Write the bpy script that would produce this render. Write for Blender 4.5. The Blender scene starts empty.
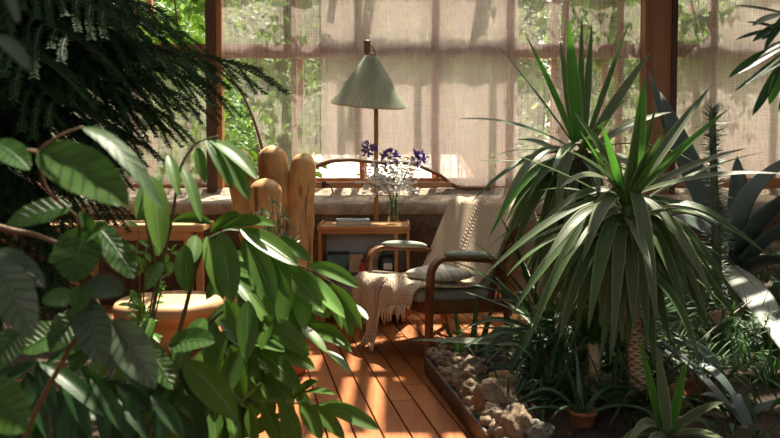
import bpy, bmesh, math, random
from mathutils import Vector, Matrix, noise
V = Vector
R = random.Random(7)
scn = bpy.context.scene
COL = scn.collection
pi = math.pi

# ------------------------------------------------------------------ camera
F_PX, H_CAM, PITCH = 700.0, 1.23, math.radians(2.5)
cam_d = bpy.data.cameras.new('camera')
cam = bpy.data.objects.new('camera', cam_d); COL.objects.link(cam)
cam.location = (0, 0, H_CAM); cam.rotation_euler = (pi/2 - PITCH, 0, 0)
cam_d.sensor_width = 36; cam_d.lens = 36*F_PX/780
SHIFT = 59.0/F_PX - math.tan(PITCH)
cam_d.shift_y = -SHIFT*F_PX/780
cam_d.dof.use_dof = True; cam_d.dof.focus_distance = 4.8; cam_d.dof.aperture_fstop = 4.0
cam_d.clip_start = 0.05; cam_d.clip_end = 300
scn.camera = cam

def P(px, py, Y):
    """the point of the place seen at a pixel of the photograph, Y metres away"""
    u = (px-390)/F_PX; v = (219-py)/F_PX - SHIFT
    d = V((u, math.cos(PITCH)+v*math.sin(PITCH), -math.sin(PITCH)+v*math.cos(PITCH)))
    d *= Y/d.y
    return V((d.x, d.y, d.z+H_CAM))

# ------------------------------------------------------------------ bookkeeping
def tag(o, label=None, cat=None, group=None, kind=None):
    if label: o['label'] = label
    if cat: o['category'] = cat
    if group: o['group'] = group
    if kind: o['kind'] = kind
    return o
def thing(name, label, cat, loc=(0,0,0), rotz=0, group=None):
    o = bpy.data.objects.new(name, None); COL.objects.link(o)
    o.location = loc; o.rotation_euler = (0,0,rotz); o.empty_display_size = .05
    return tag(o, label, cat, group)

class MB:
    def __init__(s): s.v=[]; s.f=[]; s.uv=[]; s.mi=[]; s.m=0
    def add(s, vs, fs, uvs=None):
        b=len(s.v); s.v += [tuple(x) for x in vs]; s.uv += uvs if uvs else [(0,0)]*len(vs)
        for f in fs: s.f.append(tuple(b+i for i in f)); s.mi.append(s.m)
        return s
    def box(s, c, size, rot=None):
        c=V(c); hx,hy,hz=[q/2 for q in size]
        vs=[V((x*hx,y*hy,z*hz)) for z in(-1,1) for y in(-1,1) for x in(-1,1)]
        if rot is not None: vs=[rot@q for q in vs]
        return s.add([c+q for q in vs],[(0,2,3,1),(4,5,7,6),(0,1,5,4),(2,6,7,3),(0,4,6,2),(1,3,7,5)])
    def span(s, a, b): # axis-aligned box by corners
        a=V(a); b=V(b); return s.box((a+b)/2, [abs(q) for q in (b-a)])
    def bar(s, a, b, w, h, up=(0,0,1)):
        a=V(a); b=V(b); d=(b-a); L=d.length; d.normalize(); x=d.cross(V(up))
        if x.length<1e-4: x=d.cross(V((1,0,0)))
        x.normalize(); z=x.cross(d)
        return s.box((a+b)/2,(w,L,h),Matrix((x,d,z)).transposed())
    def sweep(s, pts, prof, closed=False, cap=True, ref=None):
        """prof: function(i,t) -> list of (a,b) offsets in the moving frame"""
        pts=[V(p) for p in pts]; n=len(pts); rings=[]; vs=[]; uvs=[]
        prevx=None
        for i,p in enumerate(pts):
            t=(pts[min(i+1,n-1)]-pts[max(i-1,0)])
            t = t.normalized() if t.length>1e-9 else V((0,0,1))
            if ref is not None: x=V(ref)-t*t.dot(V(ref))
            elif prevx is None:
                x=t.cross(V((0,0,1)));
                if x.length<1e-3: x=V((1,0,0))-t*t.x
            else: x=prevx-t*t.dot(prevx)
            if x.length<1e-6: x=t.orthogonal()
            x.normalize(); y=t.cross(x); prevx=x
            ring=prof(i,i/(n-1))
            for k,(a,b) in enumerate(ring):
                vs.append(p+x*a+y*b); uvs.append((k/len(ring), i/(n-1)))
        m=len(ring); fs=[]
        for i in range(n-1):
            for k in range(m):
                fs.append((i*m+k, i*m+(k+1)%m, (i+1)*m+(k+1)%m, (i+1)*m+k))
        if cap: fs.append(tuple(reversed(range(m)))); fs.append(tuple((n-1)*m+k for k in range(m)))
        return s.add(vs,fs,uvs)
    def tube(s, pts, r, k=8, ref=None, sq=1.0, cap=True):
        n=len(pts)
        rr=(lambda i: r[i]) if isinstance(r,(list,tuple)) else (lambda i:r)
        return s.sweep(pts, lambda i,t:[(rr(i)*math.cos(2*pi*q/k), rr(i)*sq*math.sin(2*pi*q/k)) for q in range(k)], ref=ref, cap=cap)
    def lathe(s, c, prof, k=24, rot=None, wob=None):
        c=V(c); vs=[]; uvs=[]; n=len(prof)
        for i,(r,z) in enumerate(prof):
            for q in range(k):
                a=2*pi*q/k; rr=r*(wob(q,i) if wob else 1)
                p=V((rr*math.cos(a),rr*math.sin(a),z))
                vs.append(c+(rot@p if rot is not None else p)); uvs.append((q/k,i/max(1,n-1)))
        fs=[(i*k+q,i*k+(q+1)%k,(i+1)*k+(q+1)%k,(i+1)*k+q) for i in range(n-1) for q in range(k)]
        if prof[0][0]>1e-5: fs.append(tuple(reversed(range(k))))
        if prof[-1][0]>1e-5: fs.append(tuple((n-1)*k+q for q in range(k)))
        return s.add(vs,fs,uvs)
    def ball(s, c, r, k=12, n=8, sc=(1,1,1), f=None):
        c=V(c); vs=[]; 
        for i in range(n+1):
            th=pi*i/n
            for q in range(k):
                a=2*pi*q/k; d=V((math.sin(th)*math.cos(a),math.sin(th)*math.sin(a),-math.cos(th)))
                g=r*(f(d) if f else 1)
                vs.append(c+V((d.x*g*sc[0],d.y*g*sc[1],d.z*g*sc[2])))
        return s.add(vs,[(i*k+q,i*k+(q+1)%k,(i+1)*k+(q+1)%k,(i+1)*k+q) for i in range(n) for q in range(k)])
    def grid(s, fn, nu, nv):
        vs=[];uvs=[]
        for i in range(nv+1):
            for j in range(nu+1):
                vs.append(fn(j/nu,i/nv)); uvs.append((j/nu,i/nv))
        w=nu+1
        return s.add(vs,[(i*w+j,i*w+j+1,(i+1)*w+j+1,(i+1)*w+j) for i in range(nv) for j in range(nu)],uvs)
    def build(s, name, mat, parent=None, smooth=True, bevel=0, solid=0, sub=0, world=False, label=None):
        me=bpy.data.meshes.new(name); vs=s.v
        if world and parent is not None:   # points given in world space
            q_=parent; mw=Matrix()
            while q_ is not None: mw=q_.matrix_basis@mw; q_=q_.parent
            inv=mw.inverted()
            vs=[tuple(inv@V(q)) for q in vs]
        me.from_pydata(vs,[],s.f); 
        for m in (mat if isinstance(mat,(list,tuple)) else [mat]): me.materials.append(m)
        uvl=me.uv_layers.new(name='uv')
        li=[0]*len(me.loops); me.loops.foreach_get('vertex_index',li)
        flat=[]
        for q in li: flat += s.uv[q]
        uvl.data.foreach_set('uv',flat)
        if any(s.mi): me.polygons.foreach_set('material_index',s.mi)
        if smooth: me.polygons.foreach_set('use_smooth',[True]*len(me.polygons))
        bm=bmesh.new(); bm.from_mesh(me)
        bmesh.ops.remove_doubles(bm,verts=bm.verts,dist=1e-6) if not name in('leaf','foliage','needles') else None
        if s.closed(): bmesh.ops.recalc_face_normals(bm,faces=bm.faces)
        bm.to_mesh(me); bm.free(); me.update()
        o=bpy.data.objects.new(name,me); COL.objects.link(o)
        if parent is not None: o.parent=parent
        if bevel:
            b=o.modifiers.new('bevel','BEVEL'); b.width=bevel; b.segments=2; b.limit_method='ANGLE'; b.angle_limit=.6
            if smooth: b.harden_normals=False
        if solid:
            q=o.modifiers.new('solid','SOLIDIFY'); q.thickness=solid; q.offset=0
        if sub:
            q=o.modifiers.new('sub','SUBSURF'); q.levels=sub; q.render_levels=sub
        if label: o['label']=label
        return o
    _open=False
    def closed(s): return not s._open

# ------------------------------------------------------------------ leaves
def prof_w(kind, t):
    if kind=='ovate': return (max(t,0)**.6)*((1-t)**.72)/.447
    if kind=='lance': return min(1,(max(t,0)**.75)*((1-t)**.72)/.362)
    if kind=='sword': return min(1,.62+.9*t)*(1-t**2.2)**.85
    if kind=='grass': return (1-t**1.6)
    if kind=='agave': return min(1,.75+.7*t)*(1-t**3.2)**.8
    return 1
def nrm(v, alt=(1,0,0)):
    v=V(v); return v.normalized() if v.length>1e-7 else V(alt)
def bez(B,C,T,t): return B*(1-t)**2 + C*2*t*(1-t) + T*t*t
def leaf(mb,B,C,T,W,face=(0,-.45,.9),kind='lance',fold=.22,n=10,m=2,wav=0,twist=0):
    B,C,T=V(B),V(C),V(T); face=V(face); vs=[];uvs=[]; ps=None
    for i in range(n+1):
        t=i/n; p=bez(B,C,T,t); d=nrm((C-B)*(1-t)+(T-C)*t)
        s=d.cross(face)
        if s.length<.15 and ps is not None: s=ps-d*d.dot(ps)
        if s.length<1e-3: s=d.orthogonal()
        s.normalize()
        if ps is not None and s.dot(ps)<0: s=-s
        ps=s; nn=s.cross(d)
        if twist:
            a=twist*t; s,nn=s*math.cos(a)+nn*math.sin(a), nn*math.cos(a)-s*math.sin(a)
        w=max(W/2*prof_w(kind,t),W*.004)
        for j in range(-m,m+1):
            u=j/m
            vs.append(p+s*(u*w)+nn*(fold*w*(abs(u)-.5)+wav*w*math.sin(t*17+u*2)*abs(u)))
            uvs.append((u*.5+.5,t))
    k=2*m+1
    mb._open=True
    mb.add(vs,[(i*k+j,i*k+j+1,(i+1)*k+j+1,(i+1)*k+j) for i in range(n) for j in range(2*m)],uvs)
def thick_leaf(mb,B,C,T,W,th,face=(0,-.45,.9),kind='agave',n=14,cup=.5,k=12,bidir=False):
    """a fleshy leaf: a closed body, gutter above and round below"""
    B,C,T=V(B),V(C),V(T); face=V(face); ps=None; vs=[];uvs=[]
    for i in range(n+1):
        t=i/n; p=bez(B,C,T,t); d=nrm((C-B)*(1-t)+(T-C)*t)
        s=d.cross(face)
        if s.length<.15 and ps is not None: s=ps-d*d.dot(ps)
        s=nrm(s); 
        if ps is not None and s.dot(ps)<0: s=-s
        ps=s; nn=s.cross(d)
        w=max(W/2*prof_w(kind,t),.002); h=th/2*min(1,.35+w/(W/2))*(1-.6*t)
        for q in range(k):
            a=2*pi*q/k; u=math.cos(a); e=math.sin(a)
            vs.append(p+s*(u*w)+nn*(h*e+cup*w*(u*u-.5))); uvs.append((u*.5+.5,t))
    fs=[(i*k+q,i*k+(q+1)%k,(i+1)*k+(q+1)%k,(i+1)*k+q) for i in range(n) for q in range(k)]
    fs += [tuple(reversed(range(k))), tuple(n*k+q for q in range(k))]
    mb.add(vs,fs,uvs)

# ------------------------------------------------------------------ materials
class NT:
    def __init__(s,name):
        s.mat=bpy.data.materials.new(name); s.mat.use_nodes=True; s.t=s.mat.node_tree
        s.t.nodes.clear(); s.out=s.n('ShaderNodeOutputMaterial')
    def n(s,k,**kw):
        q=s.t.nodes.new(k)
        for a,b in kw.items():
            if hasattr(q,a): setattr(q,a,b)
        return q
    def l(s,a,b): s.t.links.new(a,b)
    def val(s,sock,v):
        if isinstance(v,bpy.types.NodeSocket): s.l(v,sock)
        else: sock.default_value=v
    def math(s,op,a,b=0,c=0,clamp=False):
        q=s.n('ShaderNodeMath',operation=op); q.use_clamp=clamp
        for i,v in enumerate((a,b,c)):
            s.val(q.inputs[i],v)
        return q.outputs[0]
    def mix(s,f,a,b,mode='MIX'):
        q=s.n('ShaderNodeMix',data_type='RGBA',blend_type=mode); s.val(q.inputs[0],f)
        for sk,v in ((q.inputs[6],a),(q.inputs[7],b)):
            if isinstance(v,(tuple,list)): v=(*v[:3],1)
            s.val(sk,v)
        return q.outputs[2]
    def noise(s,vec,scale,detail=4,rough=.55,dist=0):
        q=s.n('ShaderNodeTexNoise'); q.inputs['Scale'].default_value=scale; q.inputs['Detail'].default_value=detail
        q.inputs['Roughness'].default_value=rough; q.inputs['Distortion'].default_value=dist
        if vec is not None: s.l(vec,q.inputs['Vector'])
        return q.outputs['Fac']
    def ramp(s,f,stops):
        q=s.n('ShaderNodeValToRGB'); s.l(f,q.inputs[0]); e=q.color_ramp.elements
        e[0].position,e[0].color=stops[0][0],(*stops[0][1],1); e[1].position,e[1].color=stops[-1][0],(*stops[-1][1],1)
        for p,c in stops[1:-1]:
            z=e.new(p); z.color=(*c,1)
        return q.outputs[0]
    def rng(s,f,a,b,c,d):
        q=s.n('ShaderNodeMapRange'); s.val(q.inputs[0],f)
        for i,v in enumerate((a,b,c,d)): q.inputs[i+1].default_value=v
        return q.outputs[0]
    def coord(s,k='Object'): return s.n('ShaderNodeTexCoord').outputs[k]
    def mapping(s,vec,scale=(1,1,1),rot=(0,0,0)):
        q=s.n('ShaderNodeMapping'); s.l(vec,q.inputs[0]); q.inputs['Scale'].default_value=scale; q.inputs['Rotation'].default_value=rot
        return q.outputs[0]
    def bump(s,h,strength=.3,dist=.01):
        q=s.n('ShaderNodeBump'); s.l(h,q.inputs['Height']); q.inputs['Strength'].default_value=strength; q.inputs['Distance'].default_value=dist
        return q.outputs[0]
    def bsdf(s,col,rough=.5,normal=None,metal=0,spec=.5,sheen=0):
        q=s.n('ShaderNodeBsdfPrincipled')
        if isinstance(col,(tuple,list)): col=(*col[:3],1)
        s.val(q.inputs['Base Color'],col); s.val(q.inputs['Roughness'],rough)
        q.inputs['Metallic'].default_value=metal; q.inputs['Specular IOR Level'].default_value=spec
        if sheen: q.inputs['Sheen Weight'].default_value=sheen
        if normal is not None: s.l(normal,q.inputs['Normal'])
        return q.outputs[0]
    def end(s,sh): s.l(sh,s.out.inputs[0]); return s.mat
    def mixs(s,f,a,b):
        q=s.n('ShaderNodeMixShader'); s.val(q.inputs[0],f); s.l(a,q.inputs[1]); s.l(b,q.inputs[2]); return q.outputs[0]

def m_leaf(name,c1,c2,vein=None,rough=.42,trans=.22,kveins=7,vs=.35,stripes=0,margin=None,bumpk=.35,spec=.24,dim=.66):
    c1=tuple(q*dim for q in c1); c2=tuple(q*dim for q in c2); vein=vein and tuple(q*dim for q in vein)
    t=NT(name); uv=t.coord('UV'); sx=t.n('ShaderNodeSeparateXYZ'); t.l(uv,sx.inputs[0])
    u,v=sx.outputs[0],sx.outputs[1]
    ax=t.math('ABSOLUTE',t.math('MULTIPLY',t.math('SUBTRACT',u,.5),2))
    oi=t.n('ShaderNodeObjectInfo').outputs['Random']
    nz=t.noise(t.coord('Object'),9,3)
    f=t.math('ADD',t.math('MULTIPLY',oi,.65),t.math('MULTIPLY',t.math('SUBTRACT',nz,.35),.7),clamp=True)
    col=t.mix(f,c1,c2)
    mid=t.rng(ax,.03,.09,1,0)
    if kveins:
        w=t.math('SINE',t.math('MULTIPLY',t.math('SUBTRACT',v,t.math('MULTIPLY',ax,.16)),kveins*2*pi))
        w=t.rng(w,.8,1,0,1)
        h=t.math('MAXIMUM',mid,w)
    elif stripes:
        w=t.math('SINE',t.math('MULTIPLY',u,stripes*2*pi)); h=t.math('MULTIPLY',t.rng(w,-1,1,0,1),.7)
    else: h=mid
    if vein: col=t.mix(t.math('MULTIPLY',h,vs),col,vein)
    if margin: col=t.mix(t.rng(ax,.8,.93,0,.9),col,margin)
    nb=t.bump(h,bumpk,.004)
    b=t.bsdf(col,rough,nb,spec=spec)
    tr=t.n('ShaderNodeBsdfTranslucent'); t.l(t.mix(.5,col,(c2[0]*1.6,c2[1]*1.9,c2[2]*.8)),tr.inputs[0])
    return t.end(t.mixs(trans,b,tr.outputs[0]))
def m_plain(name,col,rough=.5,metal=0,var=.25,scale=12,bump=0,bscale=60,spec=.5,stretch=(1,1,1),sheen=0):
    t=NT(name); c=t.mapping(t.coord(),stretch); nz=t.noise(c,scale,5)
    cc=t.mix(t.rng(nz,.3,.7,0,1),tuple(q*(1-var) for q in col),tuple(min(1,q*(1+var)) for q in col))
    nb=t.bump(t.noise(c,bscale,4),bump,.01) if bump else None
    return t.end(t.bsdf(cc,rough,nb,metal,spec,sheen))
def m_wood(name,c1,c2,axis=2,scale=14,rough=.45,stretch=.06,bump=.15,cracks=False):
    t=NT(name); st=[1,1,1]; st[axis]=stretch
    c=t.mapping(t.coord(),tuple(st)); nz=t.noise(c,scale,6,.6,.6)
    col=t.mix(t.rng(nz,.3,.7,0,1),c1,c2)
    fine=t.noise(c,scale*7,3); col=t.mix(t.rng(fine,.5,.75,0,.35),col,tuple(q*.5 for q in c1))
    if cracks:
        ck=t.noise(t.mapping(t.coord(),tuple(q*.7 if i!=axis else .09 for i,q in enumerate((1,1,1)))),26,2,.5,.3)
        col=t.mix(t.rng(ck,.56,.62,0,.85),col,(c1[0]*.25,c1[1]*.22,c1[2]*.2))
        big=t.noise(t.coord(),3.2,3); col=t.mix(t.rng(big,.46,.62,0,.6),col,(c1[0]*.55,c1[1]*.42,c1[2]*.35))
    return t.end(t.bsdf(col,rough,t.bump(fine,bump,.004)))
def m_stone(name,c1,c2,scale=7,bump=.8,rough=.9,dark=.25):
    t=NT(name); c=t.coord(); a=t.noise(c,scale,7,.65); b=t.noise(c,scale*4.5,5,.7)
    col=t.mix(t.rng(a,.35,.65,0,1),c1,c2); col=t.mix(t.rng(b,.52,.68,0,.7),col,tuple(q*dark for q in c1))
    h=t.math('ADD',a,t.math('MULTIPLY',b,.5))
    return t.end(t.bsdf(col,rough,t.bump(h,bump,.03),spec=.25))
def m_cloth(name,col,clear,back=.45,glow=.6):
    """sheer woven cloth: threads that let light through, gaps one can look through"""
    t=NT(name); c=t.coord()
    th=t.noise(t.mapping(c,(150,1,7)),1,3,.6); wf=t.noise(t.mapping(c,(8,1,220)),1,3,.6)
    slub=t.noise(t.mapping(c,(26,1,.7)),1,4,.65)
    d=t.math('ADD',t.math('ADD',t.math('MULTIPLY',th,.4),t.math('MULTIPLY',wf,.3)),t.math('MULTIPLY',slub,.3))
    cc=t.mix(t.rng(d,.38,.62,0,1),tuple(q*.8 for q in col),col)
    df=t.n('ShaderNodeBsdfDiffuse'); t.l(cc,df.inputs[0])
    tr=t.n('ShaderNodeBsdfTranslucent'); t.l(t.mix(1,cc,(glow,glow,glow),'MULTIPLY'),tr.inputs[0])
    tp=t.n('ShaderNodeBsdfTransparent')
    body=t.mixs(back,df.outputs[0],tr.outputs[0])
    a=t.rng(d,.36,.62,clear+.28,clear-.24)
    return t.end(t.mixs(a,body,tp.outputs[0]))
def m_glass(name,tint=(1,1,1),gl=.05):
    t=NT(name); tp=t.n('ShaderNodeBsdfTransparent'); tp.inputs[0].default_value=(*tint,1)
    g=t.n('ShaderNodeBsdfGlossy'); g.inputs['Roughness'].default_value=.03
    fr=t.n('ShaderNodeLayerWeight'); fr.inputs[0].default_value=.5
    return t.end(t.mixs(t.math('ADD',t.math('MULTIPLY',t.math('POWER',fr.outputs['Facing'],4),.6),gl,clamp=True),tp.outputs[0],g.outputs[0]))

M={}
def floor_mat():
    t=NT('deck boards'); c=t.coord(); at=t.n('ShaderNodeUVMap'); sx=t.n('ShaderNodeSeparateXYZ'); t.l(at.outputs[0],sx.inputs[0])
    rnd=sx.outputs[0]; ang=math.atan2(.21,1)
    cv=t.n('ShaderNodeCombineXYZ'); t.l(t.math('MULTIPLY',rnd,40),cv.inputs[0]); t.l(t.math('MULTIPLY',rnd,70),cv.inputs[1])
    va=t.n('ShaderNodeVectorMath',operation='ADD'); t.l(c,va.inputs[0]); t.l(cv.outputs[0],va.inputs[1])
    mp=t.n('ShaderNodeMapping'); t.l(va.outputs[0],mp.inputs[0]); mp.inputs['Rotation'].default_value=(0,0,-ang); mp.inputs['Scale'].default_value=(1,.09,1)
    g=t.noise(mp.outputs[0],16,6,.62,1.2); fine=t.noise(mp.outputs[0],110,3)
    col=t.ramp(g,[(.3,(.17,.048,.010)),(.5,(.30,.092,.020)),(.72,(.40,.145,.038))])
    col=t.mix(t.rng(rnd,0,1,0,.5),col,(.30,.105,.03),'MIX')
    col=t.mix(t.rng(fine,.5,.7,0,.3),col,(.16,.05,.015))
    wear=t.noise(c,2.2,4); col=t.mix(t.rng(wear,.5,.7,0,.3),col,(.36,.16,.062))
    return t.end(t.bsdf(col,t.rng(g,.3,.7,.40,.56),t.bump(t.math('ADD',g,t.math('MULTIPLY',fine,.4)),.18,.006),spec=.3))
M['floor']=floor_mat()
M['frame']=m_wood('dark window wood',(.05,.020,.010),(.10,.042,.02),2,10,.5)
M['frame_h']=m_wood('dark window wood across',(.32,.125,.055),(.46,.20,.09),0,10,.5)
M['lightframe']=m_wood('pale pine bar',(.42,.20,.075),(.55,.29,.12),2,12,.5)
M['bark']=m_wood('driftwood',(.11,.045,.018),(.24,.10,.04),0,14,.6,.2,.4)
M['stone']=m_stone('rough stone wall',(.085,.055,.034),(.17,.115,.075),6,1.0)
M['ledge']=m_stone('pale ledge stone',(.28,.225,.165),(.46,.395,.315),6,.7,dark=.45)
M['soil']=m_stone('dark garden soil',(.045,.030,.020),(.085,.058,.038),14,.9,dark=.3)
M['rock']=m_stone('craggy limestone',(.16,.115,.075),(.33,.255,.18),9,1.0,dark=.06)
M['rock_tan']=m_stone('tan stone',(.34,.20,.11),(.48,.32,.19),9,1.0,dark=.15)
M['rock_grey']=m_stone('grey stone',(.15,.135,.12),(.26,.24,.21),9,.9,dark=.3)
M['rock_rust']=m_stone('rusty lava stone',(.30,.12,.04),(.42,.20,.08),16,1.0,dark=.08)
M['edging']=m_plain('weathered metal edging',(.13,.115,.105),.5,.7,.3,9,.2)
M['stump']=m_wood('carved poplar wood',(.48,.26,.085),(.70,.45,.19),2,9,.55,.10,.5,cracks=True)
M['seatwood']=m_wood('pale carved wood',(.46,.28,.13),(.58,.39,.20),0,8,.5,.12,.25)
M['table']=m_wood('pale plank wood',(.46,.26,.10),(.62,.38,.17),0,10,.5,.08,.25)
M['teak']=m_wood('teak veneer',(.28,.11,.03),(.46,.21,.065),0,12,.38)
M['teak_v']=m_wood('teak veneer upright',(.28,.11,.03),(.46,.21,.065),2,12,.38)
M['bent']=m_wood('bent laminated wood',(.095,.032,.011),(.19,.068,.022),1,14,.32)
M['backpanel']=m_plain('grey painted panel',(.62,.61,.58),.6,0,.12,6,.1)
M['pad']=m_plain('sage green upholstery',(.20,.245,.18),.75,0,.12,30,.3,250,sheen=.3)
M['upholstery']=m_plain('grey chair upholstery',(.33,.33,.29),.85,0,.12,30,.3,250)
M['brass']=m_wood('honey coloured pole',(.36,.19,.05),(.50,.28,.08),2,16,.3)
M['darkwood']=m_wood('turned dark wood',(.13,.05,.02),(.24,.10,.035),2,16,.4)
M['cord']=m_plain('brown cord',(.09,.045,.02),.6)
M['iron']=m_plain('dark iron',(.06,.05,.045),.45,.8)
M['glass']=m_glass('window glass',(1,1,1),.02)
M['vase']=m_glass('clear vase glass',(.93,.96,.95),.05)
M['water']=m_glass('vase water',(.88,.93,.90),.04)
M['black']=m_plain('black plastic',(.02,.02,.02),.4)
M['terracotta']=m_plain('terracotta',(.34,.13,.06),.8,0,.2,10,.2)
M['greypot']=m_plain('dark grey pot',(.09,.085,.08),.6,0,.2,10,.2)
M['stem']=m_plain('green stem',(.07,.13,.035),.5,0,.3,20)
M['woodstem']=m_plain('brown twig',(.13,.075,.035),.75,0,.35,30,.3)
M['constem']=m_plain('dark conifer twig',(.028,.032,.014),.8)
M['figstem']=m_plain('green brown twig',(.07,.085,.03),.6,0,.35,30,.2)
M['greystem']=m_plain('grey twig',(.20,.18,.13),.75,0,.35,30,.3)
M['trunk']=m_stone('outdoor tree bark',(.11,.08,.055),(.18,.14,.10),8,.8)
def throw_mat():
    t=NT('knitted cream throw'); uv=t.coord('UV'); sx=t.n('ShaderNodeSeparateXYZ'); t.l(uv,sx.inputs[0])
    zig=t.math('ABSOLUTE',t.math('SUBTRACT',t.math('FRACT',t.math('MULTIPLY',sx.outputs[0],20)),.5))
    w=t.math('SINE',t.math('MULTIPLY',t.math('ADD',t.math('MULTIPLY',sx.outputs[1],84),t.math('MULTIPLY',zig,2.4)),2*pi))
    h=t.rng(w,-1,1,0,1); nz=t.noise(t.coord(),90,3)
    col=t.mix(t.math('ADD',t.math('MULTIPLY',h,.7),t.math('MULTIPLY',nz,.3)),(.42,.29,.17),(.78,.65,.48))
    return t.end(t.bsdf(col,.9,t.bump(t.math('ADD',h,t.math('MULTIPLY',nz,.5)),1.0,.008),spec=.15,sheen=.2))
M['throw']=throw_mat()
M['fringe']=m_plain('cream wool fringe',(.60,.47,.32),.9,0,.15,60,.3,300)
def pillow_mat():
    t=NT('grey woven pillow'); c=t.coord(); w=t.math('SINE',t.math('MULTIPLY',t.n('ShaderNodeSeparateXYZ').outputs[0],1))
    nz=t.noise(c,160,3); b=t.noise(t.mapping(c,(3,30,3)),2,3)
    col=t.mix(t.rng(b,.4,.6,0,1),(.40,.38,.33),(.64,.61,.54))
    return t.end(t.bsdf(col,.9,t.bump(nz,.4,.006),spec=.15))
M['pillow']=pillow_mat()
def shade_mat():
    t=NT('pleated sage lampshade'); c=t.coord()
    col=t.mix(t.rng(t.noise(c,7,3),.35,.65,0,1),(.60,.64,.54),(.72,.76,.66))
    b=t.bsdf(col,.8,None,spec=.2); tr=t.n('ShaderNodeBsdfTranslucent'); t.l(col,tr.inputs[0])
    return t.end(t.mixs(.58,b,tr.outputs[0]))
M['shade']=shade_mat()
M['sheer']=m_cloth('sheer linen curtain',(.86,.755,.69),.46,.72,.42)
M['burlap']=m_cloth('beige linen curtain',(.88,.76,.69),.22,.74,.56)
M['paper']=m_plain('kraft paper',(.50,.36,.22),.8,0,.15,20,.2)
M['white']=m_plain('white card',(.75,.74,.70),.6,0,.05)
M['tealbook']=m_plain('teal cloth cover',(.06,.14,.14),.6)
M['navy']=m_plain('navy vinyl',(.025,.03,.05),.3,0,.2,20,.15)
M['red']=m_plain('red enamel',(.42,.035,.02),.4)
M['bluebook']=m_plain('grey blue book cover',(.22,.33,.36),.55,0,.1)
M['pages']=m_plain('book pages',(.68,.60,.46),.8,0,.08,200,stretch=(1,1,8))
M['purple']=m_plain('purple petals',(.15,.07,.38),.55,0,.4,40)
M['petal']=m_plain('white petals',(.82,.80,.74),.6,0,.05)
M['yellow']=m_plain('mustard flower head',(.55,.30,.03),.8,0,.3,120,.5,200)
# foliage
M['conifer']=m_leaf('conifer needles',(.014,.045,.016),(.04,.105,.035),None,.7,.12,0,spec=.12)
M['broad']=m_leaf('broad leaf',(.028,.085,.016),(.08,.17,.03),(.09,.16,.07),.40,.20,8,.22,bumpk=1.0,dim=0.8)
M['grey_sheen']=m_leaf('broad leaf greyed by sheen',(.05,.085,.05),(.11,.15,.095),(.20,.235,.17),.36,.14,8,.35,bumpk=1.0,dim=0.95)  # broad leaf colour greyed to paint in the sheen of the sky
M['ficus']=m_leaf('long fig leaf',(.036,.092,.016),(.12,.22,.034),(.15,.25,.08),.36,.22,0,.6,dim=1.0)
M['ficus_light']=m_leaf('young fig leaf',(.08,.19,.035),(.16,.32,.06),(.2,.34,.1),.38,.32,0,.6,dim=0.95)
M['palm']=m_leaf('dark lance leaf',(.016,.058,.014),(.04,.115,.03),None,.33,.15,0,0,9)
M['yucca']=m_leaf('yucca leaf',(.034,.080,.022),(.075,.14,.04),(.11,.16,.085),.40,.16,0,.5,5,margin=(.22,.25,.12),dim=0.9)
M['yucca_grey']=m_leaf('grey yucca leaf',(.07,.105,.05),(.125,.165,.085),(.15,.18,.11),.42,.14,0,.5,5,margin=(.30,.30,.17),dim=0.9)
M['yucca_bright']=m_leaf('bright yucca leaf',(.05,.17,.03),(.09,.26,.045),(.12,.3,.06),.36,.28,0,.5,5,margin=(.2,.34,.06),dim=0.8)
M['cordyline']=m_leaf('strap leaf',(.022,.066,.020),(.06,.13,.04),(.06,.12,.07),.38,.18,0,.5,4,dim=0.8)
M['aloe']=m_plain('aloe flesh',(.04,.09,.035),.42,0,.3,9)
M['agave']=m_plain('blue grey agave flesh',(.075,.105,.09),.45,0,.25,5,.1,20)
M['agave_pale']=m_plain('pale agave flesh',(.14,.155,.125),.5,0,.18,6,.1,20)
M['pad_cactus']=m_plain('cactus pad flesh',(.16,.205,.165),.55,0,.22,7,.15,30)
M['spine']=m_plain('grey green spines',(.07,.10,.05),.6)
M['herb']=m_leaf('silvery herb leaf',(.08,.14,.08),(.15,.22,.13),None,.5,.2,0,dim=0.9)
M['grass']=m_leaf('bed grass',(.035,.10,.025),(.09,.20,.05),None,.42,.25,0,dim=0.8)
M['varieg']=m_leaf('small shrub leaf',(.05,.12,.05),(.12,.22,.10),None,.4,.2,0,margin=(.55,.60,.42),dim=1)
M['treeleaf']=m_leaf('outdoor leaf',(.06,.12,.03),(.17,.26,.07),None,.5,.45,0,dim=1)
M['treeleaf2']=m_leaf('outdoor pale leaf',(.16,.23,.09),(.32,.40,.18),None,.5,.45,0,dim=1)
M['vine']=m_leaf('vine leaf',(.05,.12,.015),(.15,.26,.04),None,.5,.35,5,.3,dim=1)
def lawn_mat():
    t=NT('gravel near the house and grass beyond'); c=t.coord(); sx=t.n('ShaderNodeSeparateXYZ'); t.l(c,sx.inputs[0])
    nz=t.noise(c,.8,4); f=t.rng(t.math('ADD',sx.outputs[1],t.math('MULTIPLY',nz,3)),11.5,13.5,0,1)
    return t.end(t.bsdf(t.mix(f,(.58,.54,.46),(.16,.20,.09)),.95))
M['lawn']=lawn_mat()
M['hedge']=m_stone('distant hedge',(.05,.075,.03),(.10,.135,.055),3,.8,dark=.4)
M['yuccatrunk']=m_plain('cream yucca bark',(.50,.40,.27),.8,0,.3,26,.4,60)
M['scar']=m_plain('brown leaf base',(.20,.11,.05),.85,0,.3,26,.4,60)
M['litter']=m_plain('dry leaf litter',(.20,.10,.04),.9,0,.5,20)
M['postwood']=m_wood('brown post wood',(.20,.085,.035),(.31,.15,.065),2,9,.5)
M['slat']=m_wood('roof slat',(.22,.15,.10),(.32,.22,.15),1,8,.7)
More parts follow.
